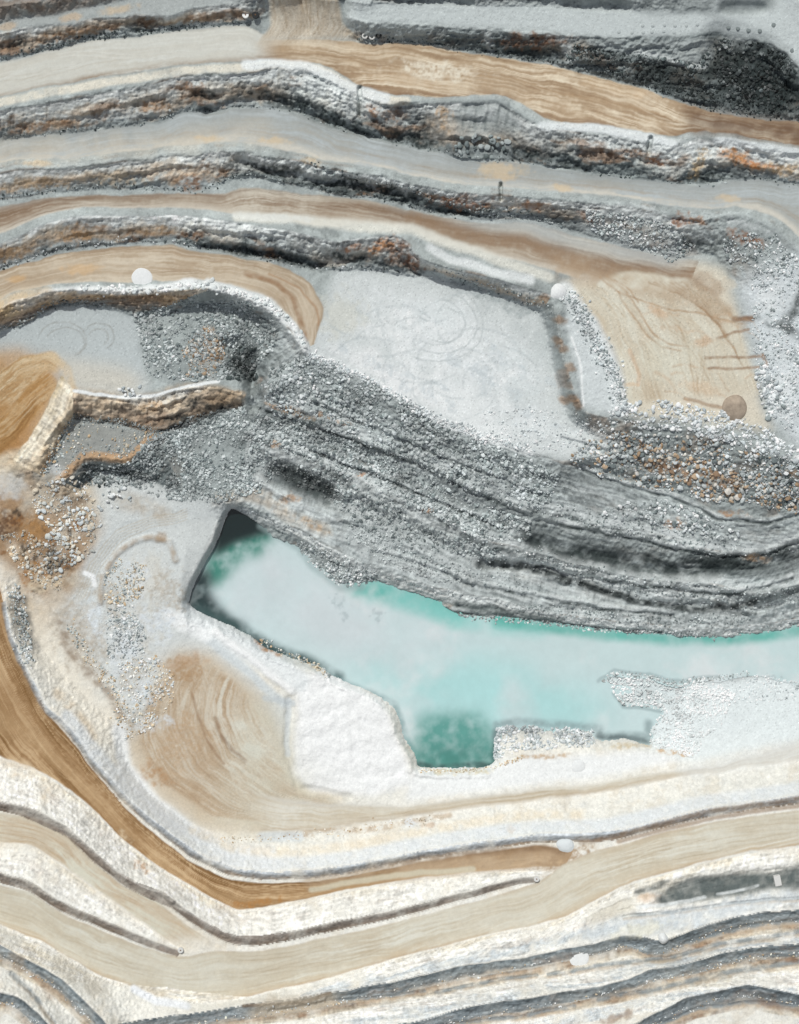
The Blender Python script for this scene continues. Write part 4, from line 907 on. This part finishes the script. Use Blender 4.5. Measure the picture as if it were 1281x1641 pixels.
M_rock = mat('quarry_rock', .92, .6, 1.3, dist=.35)
M_road = mat('packed_dirt', .9, .25, 1.6, dist=.12, var=.06)
M_water = mat('milky_water', .16, .25, 1.1, spec=.5, dist=.12, var=.02)
M_stone = mat('broken_stone', .9, .3, 2.5, dist=.1)


def plain(name, col, rough=.8, sc_=3., var=.15, bump=.3):
    m = mat(name, rough, bump, sc_, var=var)
    t = m.node_tree
    at = [n for n in t.nodes if n.type == 'ATTRIBUTE'][0]
    rgb = t.nodes.new('ShaderNodeRGB'); rgb.outputs[0].default_value = (*col, 1)
    for l in list(t.links):
        if l.from_node == at: t.links.new(rgb.outputs[0], l.to_socket)
    t.nodes.remove(at)
    return m


# ------------------------------------------------------------------ mesh helpers
def world(px, py, z):
    """photo pixel and ground height to a point of the place"""
    f = (ZC - z) / (ZC - ZREF)
    return (px - CX) * S * f, -(py - CY) * S * f


def link(o, parent=None):
    sc.collection.objects.link(o)
    if parent: o.parent = parent
    return o


def npmesh(name, V, F, material, col=None, smooth=False, parent=None, k=4):
    me = bpy.data.meshes.new(name)
    V = np.ascontiguousarray(V, np.float32); F = np.ascontiguousarray(F, np.int32)
    me.vertices.add(len(V)); me.vertices.foreach_set('co', V.ravel())
    me.loops.add(F.size); me.loops.foreach_set('vertex_index', F.ravel())
    me.polygons.add(len(F)); me.polygons.foreach_set('loop_start', np.arange(0, F.size, F.shape[1], dtype=np.int32))
    me.polygons.foreach_set('use_smooth', np.full(len(F), smooth))
    me.update(calc_edges=True)
    if col is not None:
        a = me.attributes.new('albedo', 'FLOAT_COLOR', 'POINT')
        c = np.ones((len(V), 4), np.float32); c[:, :3] = col
        a.data.foreach_set('color', c.ravel())
    me.materials.append(material)
    return link(bpy.data.objects.new(name, me), parent)


def tag(o, label=None, cat=None, group=None, kind=None):
    if label: o['label'] = label
    if cat: o['category'] = cat
    if group: o['group'] = group
    if kind: o['kind'] = kind
    return o


# full sheet: fine grid in view, widening cells out to the horizon
g = 1.18
ext = []
d_ = G
acc = 0
while acc < 22000:
    d_ *= g; acc += d_; ext.append(acc)
ext = np.array(ext); NE = len(ext)
FXs = np.r_[X0 - ext[::-1], gx, gx[-1] + ext]; FYs = np.r_[Y0 - ext[::-1], gy, gy[-1] + ext]
Zb = np.pad(Z, NE, mode='edge'); Ab = np.pad(ALB, ((NE, NE), (NE, NE), (0, 0)), mode='edge'); Lb_ = np.pad(LAB, NE, mode='edge')
BX, BY = np.meshgrid(FXs.astype(np.float32), FYs.astype(np.float32))
dout = np.maximum(np.maximum(X0 - BX, BX - gx[-1]), np.maximum(Y0 - BY, BY - gy[-1])).clip(0)
t_ = sst(0, 900, dout)
Zb = Zb * (1 - t_) + t_ * (100 + 25 * fbm(BX, BY, 2200, 701, 5))
Zb += sst(0, 200, dout) * (1 - t_ * .5) * fbm(BX, BY, 120, 702, 4) * 4
far = np.array([.26, .23, .17], np.float32) * (1 + .35 * fbm(BX, BY, 700, 703, 5))[..., None]
Ab = Ab * (1 - t_[..., None]) + far * t_[..., None]
zc_ = np.where(dout > 0, np.minimum(Zb, 110), Zb)
WXw, WYw = world(BX, BY, np.where(dout > 0, Z.mean() * t_ + zc_ * (1 - t_), Zb))
VV = np.stack([WXw, WYw, Zb], -1).reshape(-1, 3).astype(np.float32)
AA = Ab.reshape(-1, 3)
ny, nx = BX.shape
cell = Lb_[:-1, :-1]
idx = np.arange(ny * nx, dtype=np.int32).reshape(ny, nx)
quads = np.stack([idx[1:, :-1], idx[1:, 1:], idx[:-1, 1:], idx[:-1, :-1]], -1)
NAMES = {0: ('terrain', 'stepped rock walls and benches of the open pit', M_rock),
         1: ('road', 'haul road crossing the top of the pit, pale on the left and tan striped on the right', M_road),
         2: ('road', 'grey road on the bench below the topmost haul road', M_road),
         3: ('road', 'brown road with dark wheel stripes on the third bench from the top', M_road),
         4: ('road', 'tan road curving down to the pale quarry floor beside the round white mound', M_road),
         5: ('road', 'pale sand road just below the pond', M_road),
         6: ('road', 'golden brown haul road sweeping round the left side of the pit', M_road),
         7: ('road', 'short ramp of pale tan dirt between two white walls at lower left', M_road),
         8: ('road', 'widest smooth beige haul road crossing below the pit', M_road)}
for lab in range(9):
    mk = cell == lab
    q = quads[mk]
    if not len(q): continue
    u, inv = np.unique(q.ravel(), return_inverse=True)
    nm, lb, mt = NAMES[lab]
    o = npmesh(nm, VV[u], inv.reshape(-1, 4), mt, AA[u], True)
    tag(o, lb, kind='structure')

# pond water sheet
pm = blur(pondM, 3, 1)
wm = (pm[:-1, :-1] > .02)
idw = np.arange(NX * NY, dtype=np.int32).reshape(NY, NX)
q = np.stack([idw[1:, :-1], idw[1:, 1:], idw[:-1, 1:], idw[:-1, :-1]], -1)[wm]
u, inv = np.unique(q.ravel(), return_inverse=True)
wx, wy = world(PX.ravel()[u], PY.ravel()[u], 0.)
o = npmesh('water', np.stack([wx, wy, np.zeros_like(wx)], 1), inv.reshape(-1, 4), M_water, WC.reshape(-1, 3)[u], True)
tag(o, 'milky turquoise water of the quarry pond', kind='structure')

# ------------------------------------------------------------------ stones
def ico(sub):
    import bmesh
    bm = bmesh.new(); bmesh.ops.create_icosphere(bm, subdivisions=sub, radius=1)
    V = np.array([v.co[:] for v in bm.verts]); F = np.array([[v.index for v in f.verts] for f in bm.faces]); bm.free()
    return V, F


I1, I2 = ico(1), ico(2)


def stone_shapes(n, sub, seed):
    V, F = I1 if sub == 1 else I2
    r = np.random.default_rng(seed); out = []
    for k in range(n):
        P = V.copy()
        # chop with random planes for angular broken faces
        for _ in range(9 if sub == 2 else 5):
            d = r.normal(size=3); d /= np.linalg.norm(d); h = r.uniform(.55, .9)
            s = P @ d; ex = np.maximum(s - h, 0); P -= ex[:, None] * d * .92
        P *= r.uniform(.55, 1.3, 3); P[:, 2] *= .9
        out.append(P)
    return out, F


SH1, F1 = stone_shapes(24, 1, 3)
SH2, F2 = stone_shapes(16, 2, 4)


def zat(px, py):
    fx = np.clip((np.asarray(px, float) - X0) / G, 0, NX - 1.001); fy = np.clip((np.asarray(py, float) - Y0) / G, 0, NY - 1.001)
    i = fx.astype(int); j = fy.astype(int); a = fx - i; b = fy - j
    return (Z[j, i] * (1 - a) + Z[j, i + 1] * a) * (1 - b) + (Z[j + 1, i] * (1 - a) + Z[j + 1, i + 1] * a) * b


GRY = [(150, 160, 160), (184, 192, 192), (206, 212, 212), (120, 130, 131), (168, 176, 176)]
WHT = [(226, 231, 232), (206, 213, 215), (238, 240, 240), (186, 194, 196)]
DRK = [(80, 90, 90), (110, 120, 120), (60, 68, 68), (150, 158, 158)]
BRS = [(170, 146, 120), (192, 170, 144), (216, 212, 204), (150, 126, 104), (206, 200, 188), (186, 190, 188)]
TNS = [(226, 218, 200), (206, 190, 164), (240, 236, 226), (188, 166, 136)]
stones = []       # px, py, radius(px), colour


def scatter(poly, n, r0, r1, pal, seed, tint=None, pw=2.2):
    if isinstance(poly, str): poly = L(poly)
    r = np.random.default_rng(seed)
    p = np.array(poly); got = 0
    lo, hi = p.min(0), p.max(0)
    while got < n:
        c = r.uniform(lo, hi, (n * 2, 2))
        x = c[:, 0] + samp(WXF, c[:, 0], c[:, 1]) * 1.5; y = c[:, 1] + samp(WYF, c[:, 0], c[:, 1]) * 1.5
        dn = fbm(c[:, 0], c[:, 1], 22, seed, 3)
        ok = inpoly(poly, x, y) & (r.uniform(-.75, .5, len(c)) < dn)
        c = c[ok][:n - got]
        if not len(c): break
        rad = r0 * .8 + (r1 * 1.15 - r0 * .8) * r.random(len(c)) ** (pw + 1.6)
        for (x_, y_), q_ in zip(c, rad): stones.append((x_, y_, q_, pal[r.integers(len(pal))]))
        got += len(c)


def along(pts, n, wd, r0, r1, pal, seed, pw=2.2):
    if isinstance(pts, str): pts = L(pts)
    q, _ = dens(pts, 1.0); r = np.random.default_rng(seed)
    i = r.integers(0, len(q), n); o_ = r.normal(size=(n, 2)) * wd * .4
    for k in range(n):
        stones.append((q[i[k], 0] + o_[k, 0], q[i[k], 1] + o_[k, 1], r0 + (r1 - r0) * r.random() ** pw, pal[r.integers(len(pal))]))


scatter("215,505 300,472 400,482 450,520 440,560 400,600 340,612 240,602 222,550", 3000, 1.4, 3.6, GRY[1:3] + GRY, 1001)
scatter("290,560 330,520 365,545 345,600 300,605", 330, 1.5, 3.6, BRS, 1002)
scatter("350,590 380,550 415,560 415,610 370,610", 260, 1.7, 4, DRK, 1003)
scatter("240,700 300,668 390,652 430,690 440,760 420,790 350,805 270,800 200,780 140,775 135,745 210,740", 5600, 1.4, 3.2, GRY[1:3] + GRY, 1004)
scatter("130,740 200,742 240,760 210,775 140,780", 260, 1.6, 3.2, DRK, 1005)
scatter("430,590 495,566 600,615 740,695 850,735 900,760 870,820 760,790 640,735 520,695 430,660", 5200, 1.4, 3.6, GRY[1:3] + GRY + WHT[1:2], 1006)
scatter("410,660 520,690 640,740 760,800 850,835 850,870 760,860 640,800 520,750 420,705", 4000, 1.4, 3.5, GRY[1:3] + GRY, 1007)
scatter("440,730 520,755 620,800 700,850 800,880 820,905 700,880 560,850 540,810 440,760", 1700, 1.4, 3.2, GRY, 1008)
scatter("495,566 540,580 680,655 800,700 780,712 680,672 560,605 500,580", 620, 1.4, 3, WHT, 1009)
scatter("910,735 930,715 1000,690 1120,700 1281,745 1300,830 1220,812 1130,800 1030,780 940,760", 2300, 1.8, 4.4, GRY + WHT + BRS[:3], 1010)
scatter("1000,700 1120,735 1250,770 1281,820 1150,800 1040,775", 420, 2, 5, BRS, 1011)
scatter("1000,805 1060,800 1180,845 1200,870 1120,862 1040,845 960,820", 520, 1.6, 4.2, GRY + WHT, 1012)
scatter("975,650 1050,640 1160,660 1240,690 1281,720 1281,745 1190,715 1080,690 980,680", 1300, 1.6, 4.2, WHT, 1013)
scatter("1205,430 1281,400 1300,700 1281,710 1240,670 1215,600 1205,520", 1500, 1.2, 2.6, WHT + GRY[:2], 1014)
scatter("1210,590 1235,580 1260,640 1275,690 1235,670 1215,640", 260, 2, 4.6, WHT + GRY[:1], 1015)
along("912,470 930,500 950,540 975,580 990,620 996,650", 620, 18, 1.5, 3.2, WHT + GRY, 1016)
scatter("1145,62 1225,66 1270,95 1300,180 1240,182 1160,172 1080,150 980,118 900,96 920,72 1000,85 1120,100", 2400, 1.2, 3.2, DRK, 1017)
scatter("1150,70 1230,80 1240,150 1180,175 1150,130", 300, 1.6, 4, DRK + GRY, 1018)
scatter("50,775 130,760 165,830 150,880 100,920 60,900 80,850 50,810", 900, 1.4, 4.4, [(232, 228, 216), (214, 204, 186), (200, 204, 200)] + WHT[:2], 1019)
scatter("0,860 40,850 90,880 100,950 60,940 20,900", 420, 1.4, 4, [(226, 220, 206), (196, 178, 152), (208, 210, 206)], 1119)
scatter("560,860 600,850 700,900 780,930 700,935 620,905", 500, 1.2, 2.8, GRY[1:3], 1099)
along("20,940 35,1000 45,1060", 330, 16, 1.4, 3.4, WHT + GRY, 1020)
scatter("165,975 215,970 235,1030 225,1070 175,1060", 520, 1.4, 3, WHT + GRY[:2], 1021)
scatter("190,1065 250,1050 280,1080 275,1130 240,1170 200,1190 195,1130", 620, 1.4, 3, WHT + TNS, 1022)
scatter("165,920 195,895 235,905 225,960 190,975 165,960", 360, 1.5, 3.2, TNS + GRY[:2], 1023)
scatter("1150,1090 1200,1080 1281,1092 1281,1120 1200,1130 1150,1120", 300, 1.2, 2.4, WHT, 1094)
scatter("965,1088 985,1078 1040,1083 1095,1096 1110,1086 1150,1086 1180,1110 1160,1160 1130,1190 1110,1215 1042,1196 1042,1168 1058,1142 1040,1132 1000,1128", 2600, 1.2, 2.8, [(240, 244, 244), (228, 234, 234), (244, 246, 246)], 1024)
along("968,1090 985,1079 1040,1083 1090,1096 1110,1088 1150,1086 1200,1077", 220, 6, 1.4, 2.6, GRY[:3], 1025)
scatter("792,1218 798,1165 860,1163 950,1170 955,1186 950,1198 860,1200 800,1214", 1500, 1.4, 3.6, WHT + GRY[1:2], 1026)
scatter("475,868 520,880 560,900 600,915 612,930 570,940 545,938 510,912 485,892", 620, 1.4, 3, GRY + WHT, 1027)
along("735,985 800,992 860,996 950,1008 1060,1014 1150,1021", 420, 6, 1.3, 2.6, WHT + GRY, 1028)
scatter("940,335 1010,345 1080,360 1120,400 1080,420 1010,395 950,370", 900, 1.4, 3, WHT + GRY, 1029)
scatter("1160,385 1240,370 1281,420 1270,440 1200,440 1160,420", 500, 1.4, 3, WHT + GRY, 1030)
along("500,265 560,285 650,300 740,335 850,345 900,358", 250, 10, 1.2, 2.6, DRK + GRY, 1031)
for ln, pal, sd_ in ((W2t, DRK + GRY[:2], 1), (W3t[:17], DRK + GRY[:2], 2), (W4t[:13], DRK + WHT[:2], 3), (W6t, GRY, 4), (W1t, DRK, 5), (TRt, DRK, 6), (W5t[:6], GRY, 7)):
    along(offset(ln, -3).tolist(), 420, 7, 1.0, 2.4, pal, 1040 + sd_)
along("690,432 760,452 850,480 880,500", 160, 14, 1.2, 2.6, GRY, 1050)
along("350,1345 430,1345 560,1330 700,1312", 160, 10, 1.1, 2.2, TNS, 1051)
along("110,1000 140,1050 190,1110 195,1160", 260, 14, 1.2, 2.6, TNS + GRY[:2], 1052)
along("415,1025 450,1045 500,1062 530,1085", 160, 7, 1.2, 3.0, GRY + TNS, 1053)
along("670,1234 730,1236 790,1230 840,1212", 200, 5, 1.1, 2.2, TNS, 1054)
along("850,800 950,830 1060,860 1200,880", 260, 22, 1.2, 2.8, GRY, 1055)
along("850,890 960,930 1080,950 1200,960 1281,950", 520, 26, 1.2, 2.8, GRY, 1056)
along("850,970 960,985 1080,995 1200,990", 420, 14, 1.2, 2.4, GRY, 1057)
along("560,860 650,880 740,915 850,940", 300, 26, 1.2, 2.6, GRY, 1058)
scatter("1180,730 1281,735 1281,820 1200,800", 320, 1.8, 4, DRK + WHT, 1059)
scatter("770,660 850,650 960,670 1000,700 930,715 860,730 790,705", 520, 1.2, 2.6, WHT, 1060)
for ln in (K4m, K5, K6, K4l, K5l):
    along(offset(ln, 16).tolist(), 260, 8, 1.0, 2.2, WHT + TNS, 1070)
along("130,462 220,466 260,462 300,458 340,458 380,468", 90, 9, 2.2, 5.0, [(236, 240, 240), (222, 228, 228)], 1080, 1.2)
along("500,566 600,612 680,658 740,690 800,704 850,722", 420, 8, 1.3, 2.8, WHT, 1081)
along("380,468 430,485 468,520 492,558", 70, 7, 1.8, 4.0, [(236, 240, 240), (206, 213, 213)], 1082, 1.2)
scatter("400,640 440,600 500,590 520,640 470,650", 160, 2, 4.4, GRY + WHT, 1083)
for ln in (La, Lb, Lc): along(offset(ln, 5).tolist(), 260, 7, 1.1, 2.4, GRY + WHT, 1084)
scatter("75,722 118,672 200,684 255,696 235,706 205,737 150,730 130,733 95,765", 420, 1.3, 2.8, GRY + TNS, 1085)
stones = [s for s in stones if -60 < s[0] < 1341 and -60 < s[1] < 1701]
stones.sort(key=lambda s: -s[2])
print('stones', len(stones))


def pile(lst, name, label, sub=1):
    shp, F = (SH1, F1) if sub == 1 else (SH2, F2)
    n = len(lst); A_ = np.array([s[:3] for s in lst]); C_ = np.array([lin(s[3]) for s in lst])
    r = np.random.default_rng(len(lst))
    base = np.array(shp)[r.integers(0, len(shp), n)]
    an = r.uniform(0, 2 * math.pi, n); c, s_ = np.cos(an), np.sin(an)
    R = np.zeros((n, 3, 3)); R[:, 0, 0] = c; R[:, 0, 1] = -s_; R[:, 1, 0] = s_; R[:, 1, 1] = c; R[:, 2, 2] = 1
    P = np.einsum('nij,nvj->nvi', R, base) * (A_[:, 2] * S)[:, None, None]
    z = zat(A_[:, 0], A_[:, 1]); z = np.where(z < -.3, np.maximum(z, -.25), z)
    x, y = world(A_[:, 0], A_[:, 1], z)
    P += np.stack([x, y, z + A_[:, 2] * S * .3], 1)[:, None, :]
    nv = base.shape[1]
    FF = (F[None] + (np.arange(n) * nv)[:, None, None]).reshape(-1, 3)
    C_ = C_ * r.uniform(.75, 1.12, (n, 1)) * (1 + .3 * fbm(A_[:, 0], A_[:, 1], 36, 77, 3) + .2 * fbm(A_[:, 0], A_[:, 1], 12, 78, 2))[:, None]
    lum = samp(ALB, A_[:, 0], A_[:, 1]).mean(1)
    C_ = np.clip(C_ * (np.clip(lum / .24, .22, 1.12) ** .85)[:, None], .01, .85)
    o = npmesh(name, P.reshape(-1, 3), FF, M_stone, np.repeat(C_, nv, 0), False)
    return o


# the largest stones in view stand alone, the rest is rubble
inview = [s for s in stones if 4 < s[0] < 1277 and 4 < s[1] < 1637]
big = inview[:230]
bigset = set(id(s) for s in big)
rest = [s for s in stones if id(s) not in bigset]
tag(pile(rest, 'rubble', ''), 'loose broken stones scattered over the slopes and benches', kind='stuff')


def zone(x, y):
    Zn = [((1205, 570, 1281, 700), 'beside the right edge of the tan plateau'), ((960, 630, 1281, 722), 'in the white rubble below the tan plateau'),
          ((900, 690, 1281, 800), 'in the coarse rubble field right of the pale quarry floor'), ((940, 790, 1281, 900), 'on the grey ledge above the right arm of the pond'),
          ((0, 740, 170, 960), 'in the cream rubble at the left edge of the pit'), ((200, 460, 460, 620), 'on the round rubble pile below the curved tan road'),
          ((120, 640, 450, 810), 'on the dark rubble slope above the left end of the pond'), ((780, 1150, 960, 1210), 'in the white rubble bank at the pond corner'),
          ((960, 1060, 1281, 1220), 'in the white rubble spit at the right end of the pond'), ((880, 60, 1281, 190), 'in the black rubble at the top right corner'),
          ((400, 560, 900, 900), 'on the grey terraced slope above the pond'), ((900, 440, 1010, 660), 'in the stone windrow beside the tan plateau')]
    for (a_, b_, c_, d_2), t in Zn:
        if a_ <= x <= c_ and b_ <= y <= d_2: return t
    return 'on the slopes of the open pit'


def tone(c):
    r_, g_, b_ = c
    if r_ - b_ > 22: return 'brown' if r_ < 190 else 'tan'
    m_ = (r_ + g_ + b_) / 3
    return 'white' if m_ > 218 else 'pale grey' if m_ > 180 else 'mid grey' if m_ > 125 else 'dark grey'


for k, s in enumerate(big):
    P = SH2[k % len(SH2)]
    C_ = np.tile(lin(s[3]), (len(P), 1))
    an = random.uniform(0, 6.28)
    Rm = np.array([[math.cos(an), -math.sin(an), 0], [math.sin(an), math.cos(an), 0], [0, 0, 1]])
    o = npmesh('boulder', (P @ Rm.T) * s[2] * S, F2, M_stone, C_, False)
    z = max(float(zat(s[0], s[1])), -.2); x, y = world(s[0], s[1], z)
    o.location = (x, y, z + s[2] * S * .35)
    zt = zone(s[0], s[1])
    tag(o, f'{tone(s[3])} angular boulder lying {zt}', 'boulder', f'{tone(s[3])} boulders {zt}')

# ------------------------------------------------------------------ single things
def place(px, py, dz=0.):
    z = float(zat(px, py)); x, y = world(px, py, z)
    return x, y, z + dz


def mound(px, py, r, h, material, name, label, cat, seed=1, sx=1., amp=.06, flat_top=.0):
    n, m_ = 40, 12
    rg = np.random.default_rng(seed); amp *= .5
    V = [(0, 0, h)]; ph = rg.uniform(0, 6, 6)
    for i in range(1, m_ + 1):
        t = i / m_
        for j in range(n):
            a_ = 2 * math.pi * j / n
            w_ = 1 + amp * sum(math.sin(a_ * (q + 2) + ph[q]) / (q + 1) for q in range(5))
            rr_ = r * t * w_
            zz = h * (max(0, 1 - t ** 2.2)) + rg.normal() * .02 * h - (.5 if i == m_ else 0)
            V.append((rr_ * math.cos(a_) * sx, rr_ * math.sin(a_), zz))
    F = []
    for j in range(n):
        F.append((0, 1 + j, 1 + (j + 1) % n, 0))
    me = bpy.data.meshes.new(name)
    fs = [(0, 1 + j, 1 + (j + 1) % n) for j in range(n)]
    for i in range(m_ - 1):
        for j in range(n):
            a_ = 1 + i * n + j; b_ = 1 + i * n + (j + 1) % n
            fs.append((a_, a_ + n, b_ + n, b_))
    me.from_pydata(V, [], fs)
    for p in me.polygons: p.use_smooth = True
    me.materials.append(material)
    o = link(bpy.data.objects.new(name, me)); o.location = place(px, py, .1)
    return tag(o, label, cat)


M_white = plain('white_rock_flour', (.70, .72, .72), .95, 1.2, .1, .5)
M_pale = plain('pale_powder', (.62, .66, .67), .9, 1.5, .05, .2)
M_brown = plain('brown_soil', (.34, .28, .22), .9, .3, .5, .6)
M_rubber = plain('tyre_rubber', (.02, .022, .024), .7)
M_conc = plain('concrete', (.6, .6, .58), .85)
M_dust = plain('drill_dust', (.40, .44, .44), .95)
M_steelw = plain('white_painted_steel', (.75, .76, .75), .4, 3, .04, .05)
M_rust = plain('rusty_steel', (.16, .09, .05), .8)
mound(228, 446, 17.5 * S, .4, M_white, 'powder_mound', 'round white mound on the outer edge of the curving tan road', 'mound', 1)
mound(928, 1535, 16.5 * S, .4, M_white, 'powder_mound', 'round white mound on the grey bench below the beige haul road', 'mound', 2)
mound(927, 1229, 12 * S, .7, M_white, 'powder_mound', 'faint round white mound on the pale ground between pond and sand road', 'mound', 3)
mound(895, 468, 13 * S, 1.4, M_white, 'powder_mound', 'small pointed white mound at the corner between tan plateau and pale floor', 'mound', 4, 1.1, .12)
mound(1177, 654, 21 * S, 1.9, M_brown, 'soil_mound', 'round brown soil mound at the lower right of the tan plateau', 'mound', 5, 1.0, .05)
mound(1063, 1504, 9 * S, 2.4, M_white, 'powder_mound', 'white heap spilling over the dark strip at lower right', 'mound', 6, .9, .15)
mound(907, 1356, 12 * S, 1.3, M_pale, 'powder_mound', 'pale bluish heap where the brown road meets the beige haul road', 'mound', 7, 1.3, .16)


def heap(cx, cy, rx, ry, n, r0, r1, pal, hgt, label, grp, seed):
    rg = np.random.default_rng(seed)
    for k in range(n):
        a_ = rg.uniform(0, 6.283); q_ = math.sqrt(rg.random())
        px, py = cx + rx * q_ * math.cos(a_), cy + ry * q_ * math.sin(a_)
        rad = rg.uniform(r0, r1); c_ = pal[rg.integers(len(pal))]
        P = SH2[int(rg.integers(len(SH2)))]
        t = rg.uniform(0, 6.28)
        Rm = np.array([[math.cos(t), -math.sin(t), 0], [math.sin(t), math.cos(t), 0], [0, 0, 1]])
        o = npmesh('rock', (P @ Rm.T) * rad * S, F2, M_stone, np.tile(lin(c_), (len(P), 1)), False)
        z = float(zat(px, py)) + hgt * (1 - q_) + rad * S * .3; x, y = world(px, py, z)
        o.location = (x, y, z)
        tag(o, label, 'rock', grp)


heap(772, 235, 48, 20, 34, 3.2, 5.6, GRY[3:] + GRY[:1] + DRK[1:2], 1.6, 'dark edged grey rock in the heap under the scooped grey wall', 'rocks of the heap under the scooped wall', 5)
heap(188, 797, 24, 17, 18, 2.8, 4.6, WHT, 2.2, 'white rock in the small heap at the foot of the dark rubble slope', 'rocks of the white heap by the dark slope', 6)
heap(212, 627, 22, 9, 16, 2.4, 3.8, WHT, 1.6, 'white rock in the low heap on the edge of the small grey bench', 'rocks of the white heap on the small bench', 7)


def ring_mesh(R, r, nu=28, nv=12):
    V = []; F = []
    for i in range(nu):
        a_ = 2 * math.pi * i / nu
        for j in range(nv):
            b_ = 2 * math.pi * j / nv
            rr_ = R + r * math.cos(b_) * (1.0)
            V.append((rr_ * math.cos(a_), rr_ * math.sin(a_), r * 1.2 * math.sin(b_)))
            F.append((i * nv + j, ((i + 1) % nu) * nv + j, ((i + 1) % nu) * nv + (j + 1) % nv, i * nv + (j + 1) % nv))
    return V, F


def simple(name, V, F, material, parent=None, smooth=True):
    me = bpy.data.meshes.new(name); me.from_pydata([tuple(v) for v in V], [], F)
    for p in me.polygons: p.use_smooth = smooth
    me.materials.append(material)
    return link(bpy.data.objects.new(name, me), parent)


def cyl(r, z0, z1, n=24, r2=None):
    r2 = r if r2 is None else r2
    V = [(r * math.cos(2 * math.pi * i / n), r * math.sin(2 * math.pi * i / n), z0) for i in range(n)] + [(r2 * math.cos(2 * math.pi * i / n), r2 * math.sin(2 * math.pi * i / n), z1) for i in range(n)]
    F = [(i, (i + 1) % n, n + (i + 1) % n, n + i) for i in range(n)] + [tuple(range(n))[::-1], tuple(range(n, 2 * n))]
    return V, F


def tyre(px, py, label, pale=False):
    V, F = ring_mesh(.85, .34)
    o = simple('tyre', V, F, M_conc if pale else M_rubber); o.location = place(px, py, .45)
    return tag(o, label, 'tyre', 'old tyres lying at the road fork')


tyre(585, 58, 'pale dusty tyre ring, left of the pair at the fork of the top road', True)
tyre(596.5, 59.5, 'pale dusty tyre ring, right of the pair at the fork of the top road', True)
tyre(607, 57, 'black tyre lying right beside the two pale rings')


def tank(px, py, r, h, material, cap, label):
    root = bpy.data.objects.new('tank', None); link(root); root.location = place(px, py, -.1)
    tag(root, label, 'tank')
    V, F = cyl(r, 0, h); simple('shell', V, F, material, root, False)
    V, F = cyl(r * 1.04, h, h + .12); simple('lid', V, F, cap, root, False)
    V, F = cyl(r * .22, h + .12, h + .3, 12); simple('hatch', V, F, M_rust, root, False)
    return root


tank(394, 25, 1.2, 1.8, M_steelw, M_steelw, 'small round white tank left of the black one at the road bend')
tank(410, 25, 1.3, 1.8, M_rubber, M_rubber, 'small round black tank at the bend of the topmost road')
tank(290, 1522, 1.1, 1.3, M_conc, M_conc, 'grey round drum at the pointed end of the white wedge at lower left')
tank(860, 1408, 1.1, 1.3, M_conc, M_conc, 'grey round drum at the right tip of the long white berm')
# concrete block at the trench end
def block(px, py, sx, sy, sz, rz, label, name='concrete_block'):
    import bmesh
    bm = bmesh.new(); bmesh.ops.create_cube(bm, size=1)
    bmesh.ops.scale(bm, vec=(sx, sy, sz), verts=bm.verts); bmesh.ops.translate(bm, vec=(0, 0, sz / 2 - .2), verts=bm.verts)
    bmesh.ops.bevel(bm, geom=bm.edges[:], offset=.12, segments=2, affect='EDGES')
    me = bpy.data.meshes.new(name); bm.to_mesh(me); bm.free(); me.materials.append(M_conc)
    o = link(bpy.data.objects.new(name, me)); o.location = place(px, py); o.rotation_euler.z = rz
    return tag(o, label, 'block')


block(1245, 1410, 2.6, 4.2, 3.2, .2, 'white concrete block closing the right end of the dark trench')
# blast hole cuttings on the top right bench
holes = [(992, 53), (1013, 54), (1030, 43), (1031, 54), (1045, 53), (1046, 43), (1064, 52), (1065, 42), (1080, 54), (1082, 43), (1100, 43), (1118, 41), (1168, 45), (1183, 47), (1200, 50), (1218, 51), (1240, 42), (1270, 83)]
for k, (x_, y_) in enumerate(holes):
    r_ = 2.8 if k < 12 else 3.6
    mound(x_, y_ - 2, r_ * S, .2, M_dust if k < 12 else plain('dark_drill_dust', (.2, .23, .23), .95) if k == 12 else bpy.data.materials['dark_drill_dust'], 'drill_cuttings',
          'grey drill cuttings heap in the two rows on the top bench' if k < 12 else 'dark drill cuttings heap along the rim of the black rubble', 'drill cuttings', 30 + k)['group'] = 'drill cuttings rows' if k < 12 else 'dark drill cuttings at the rim'
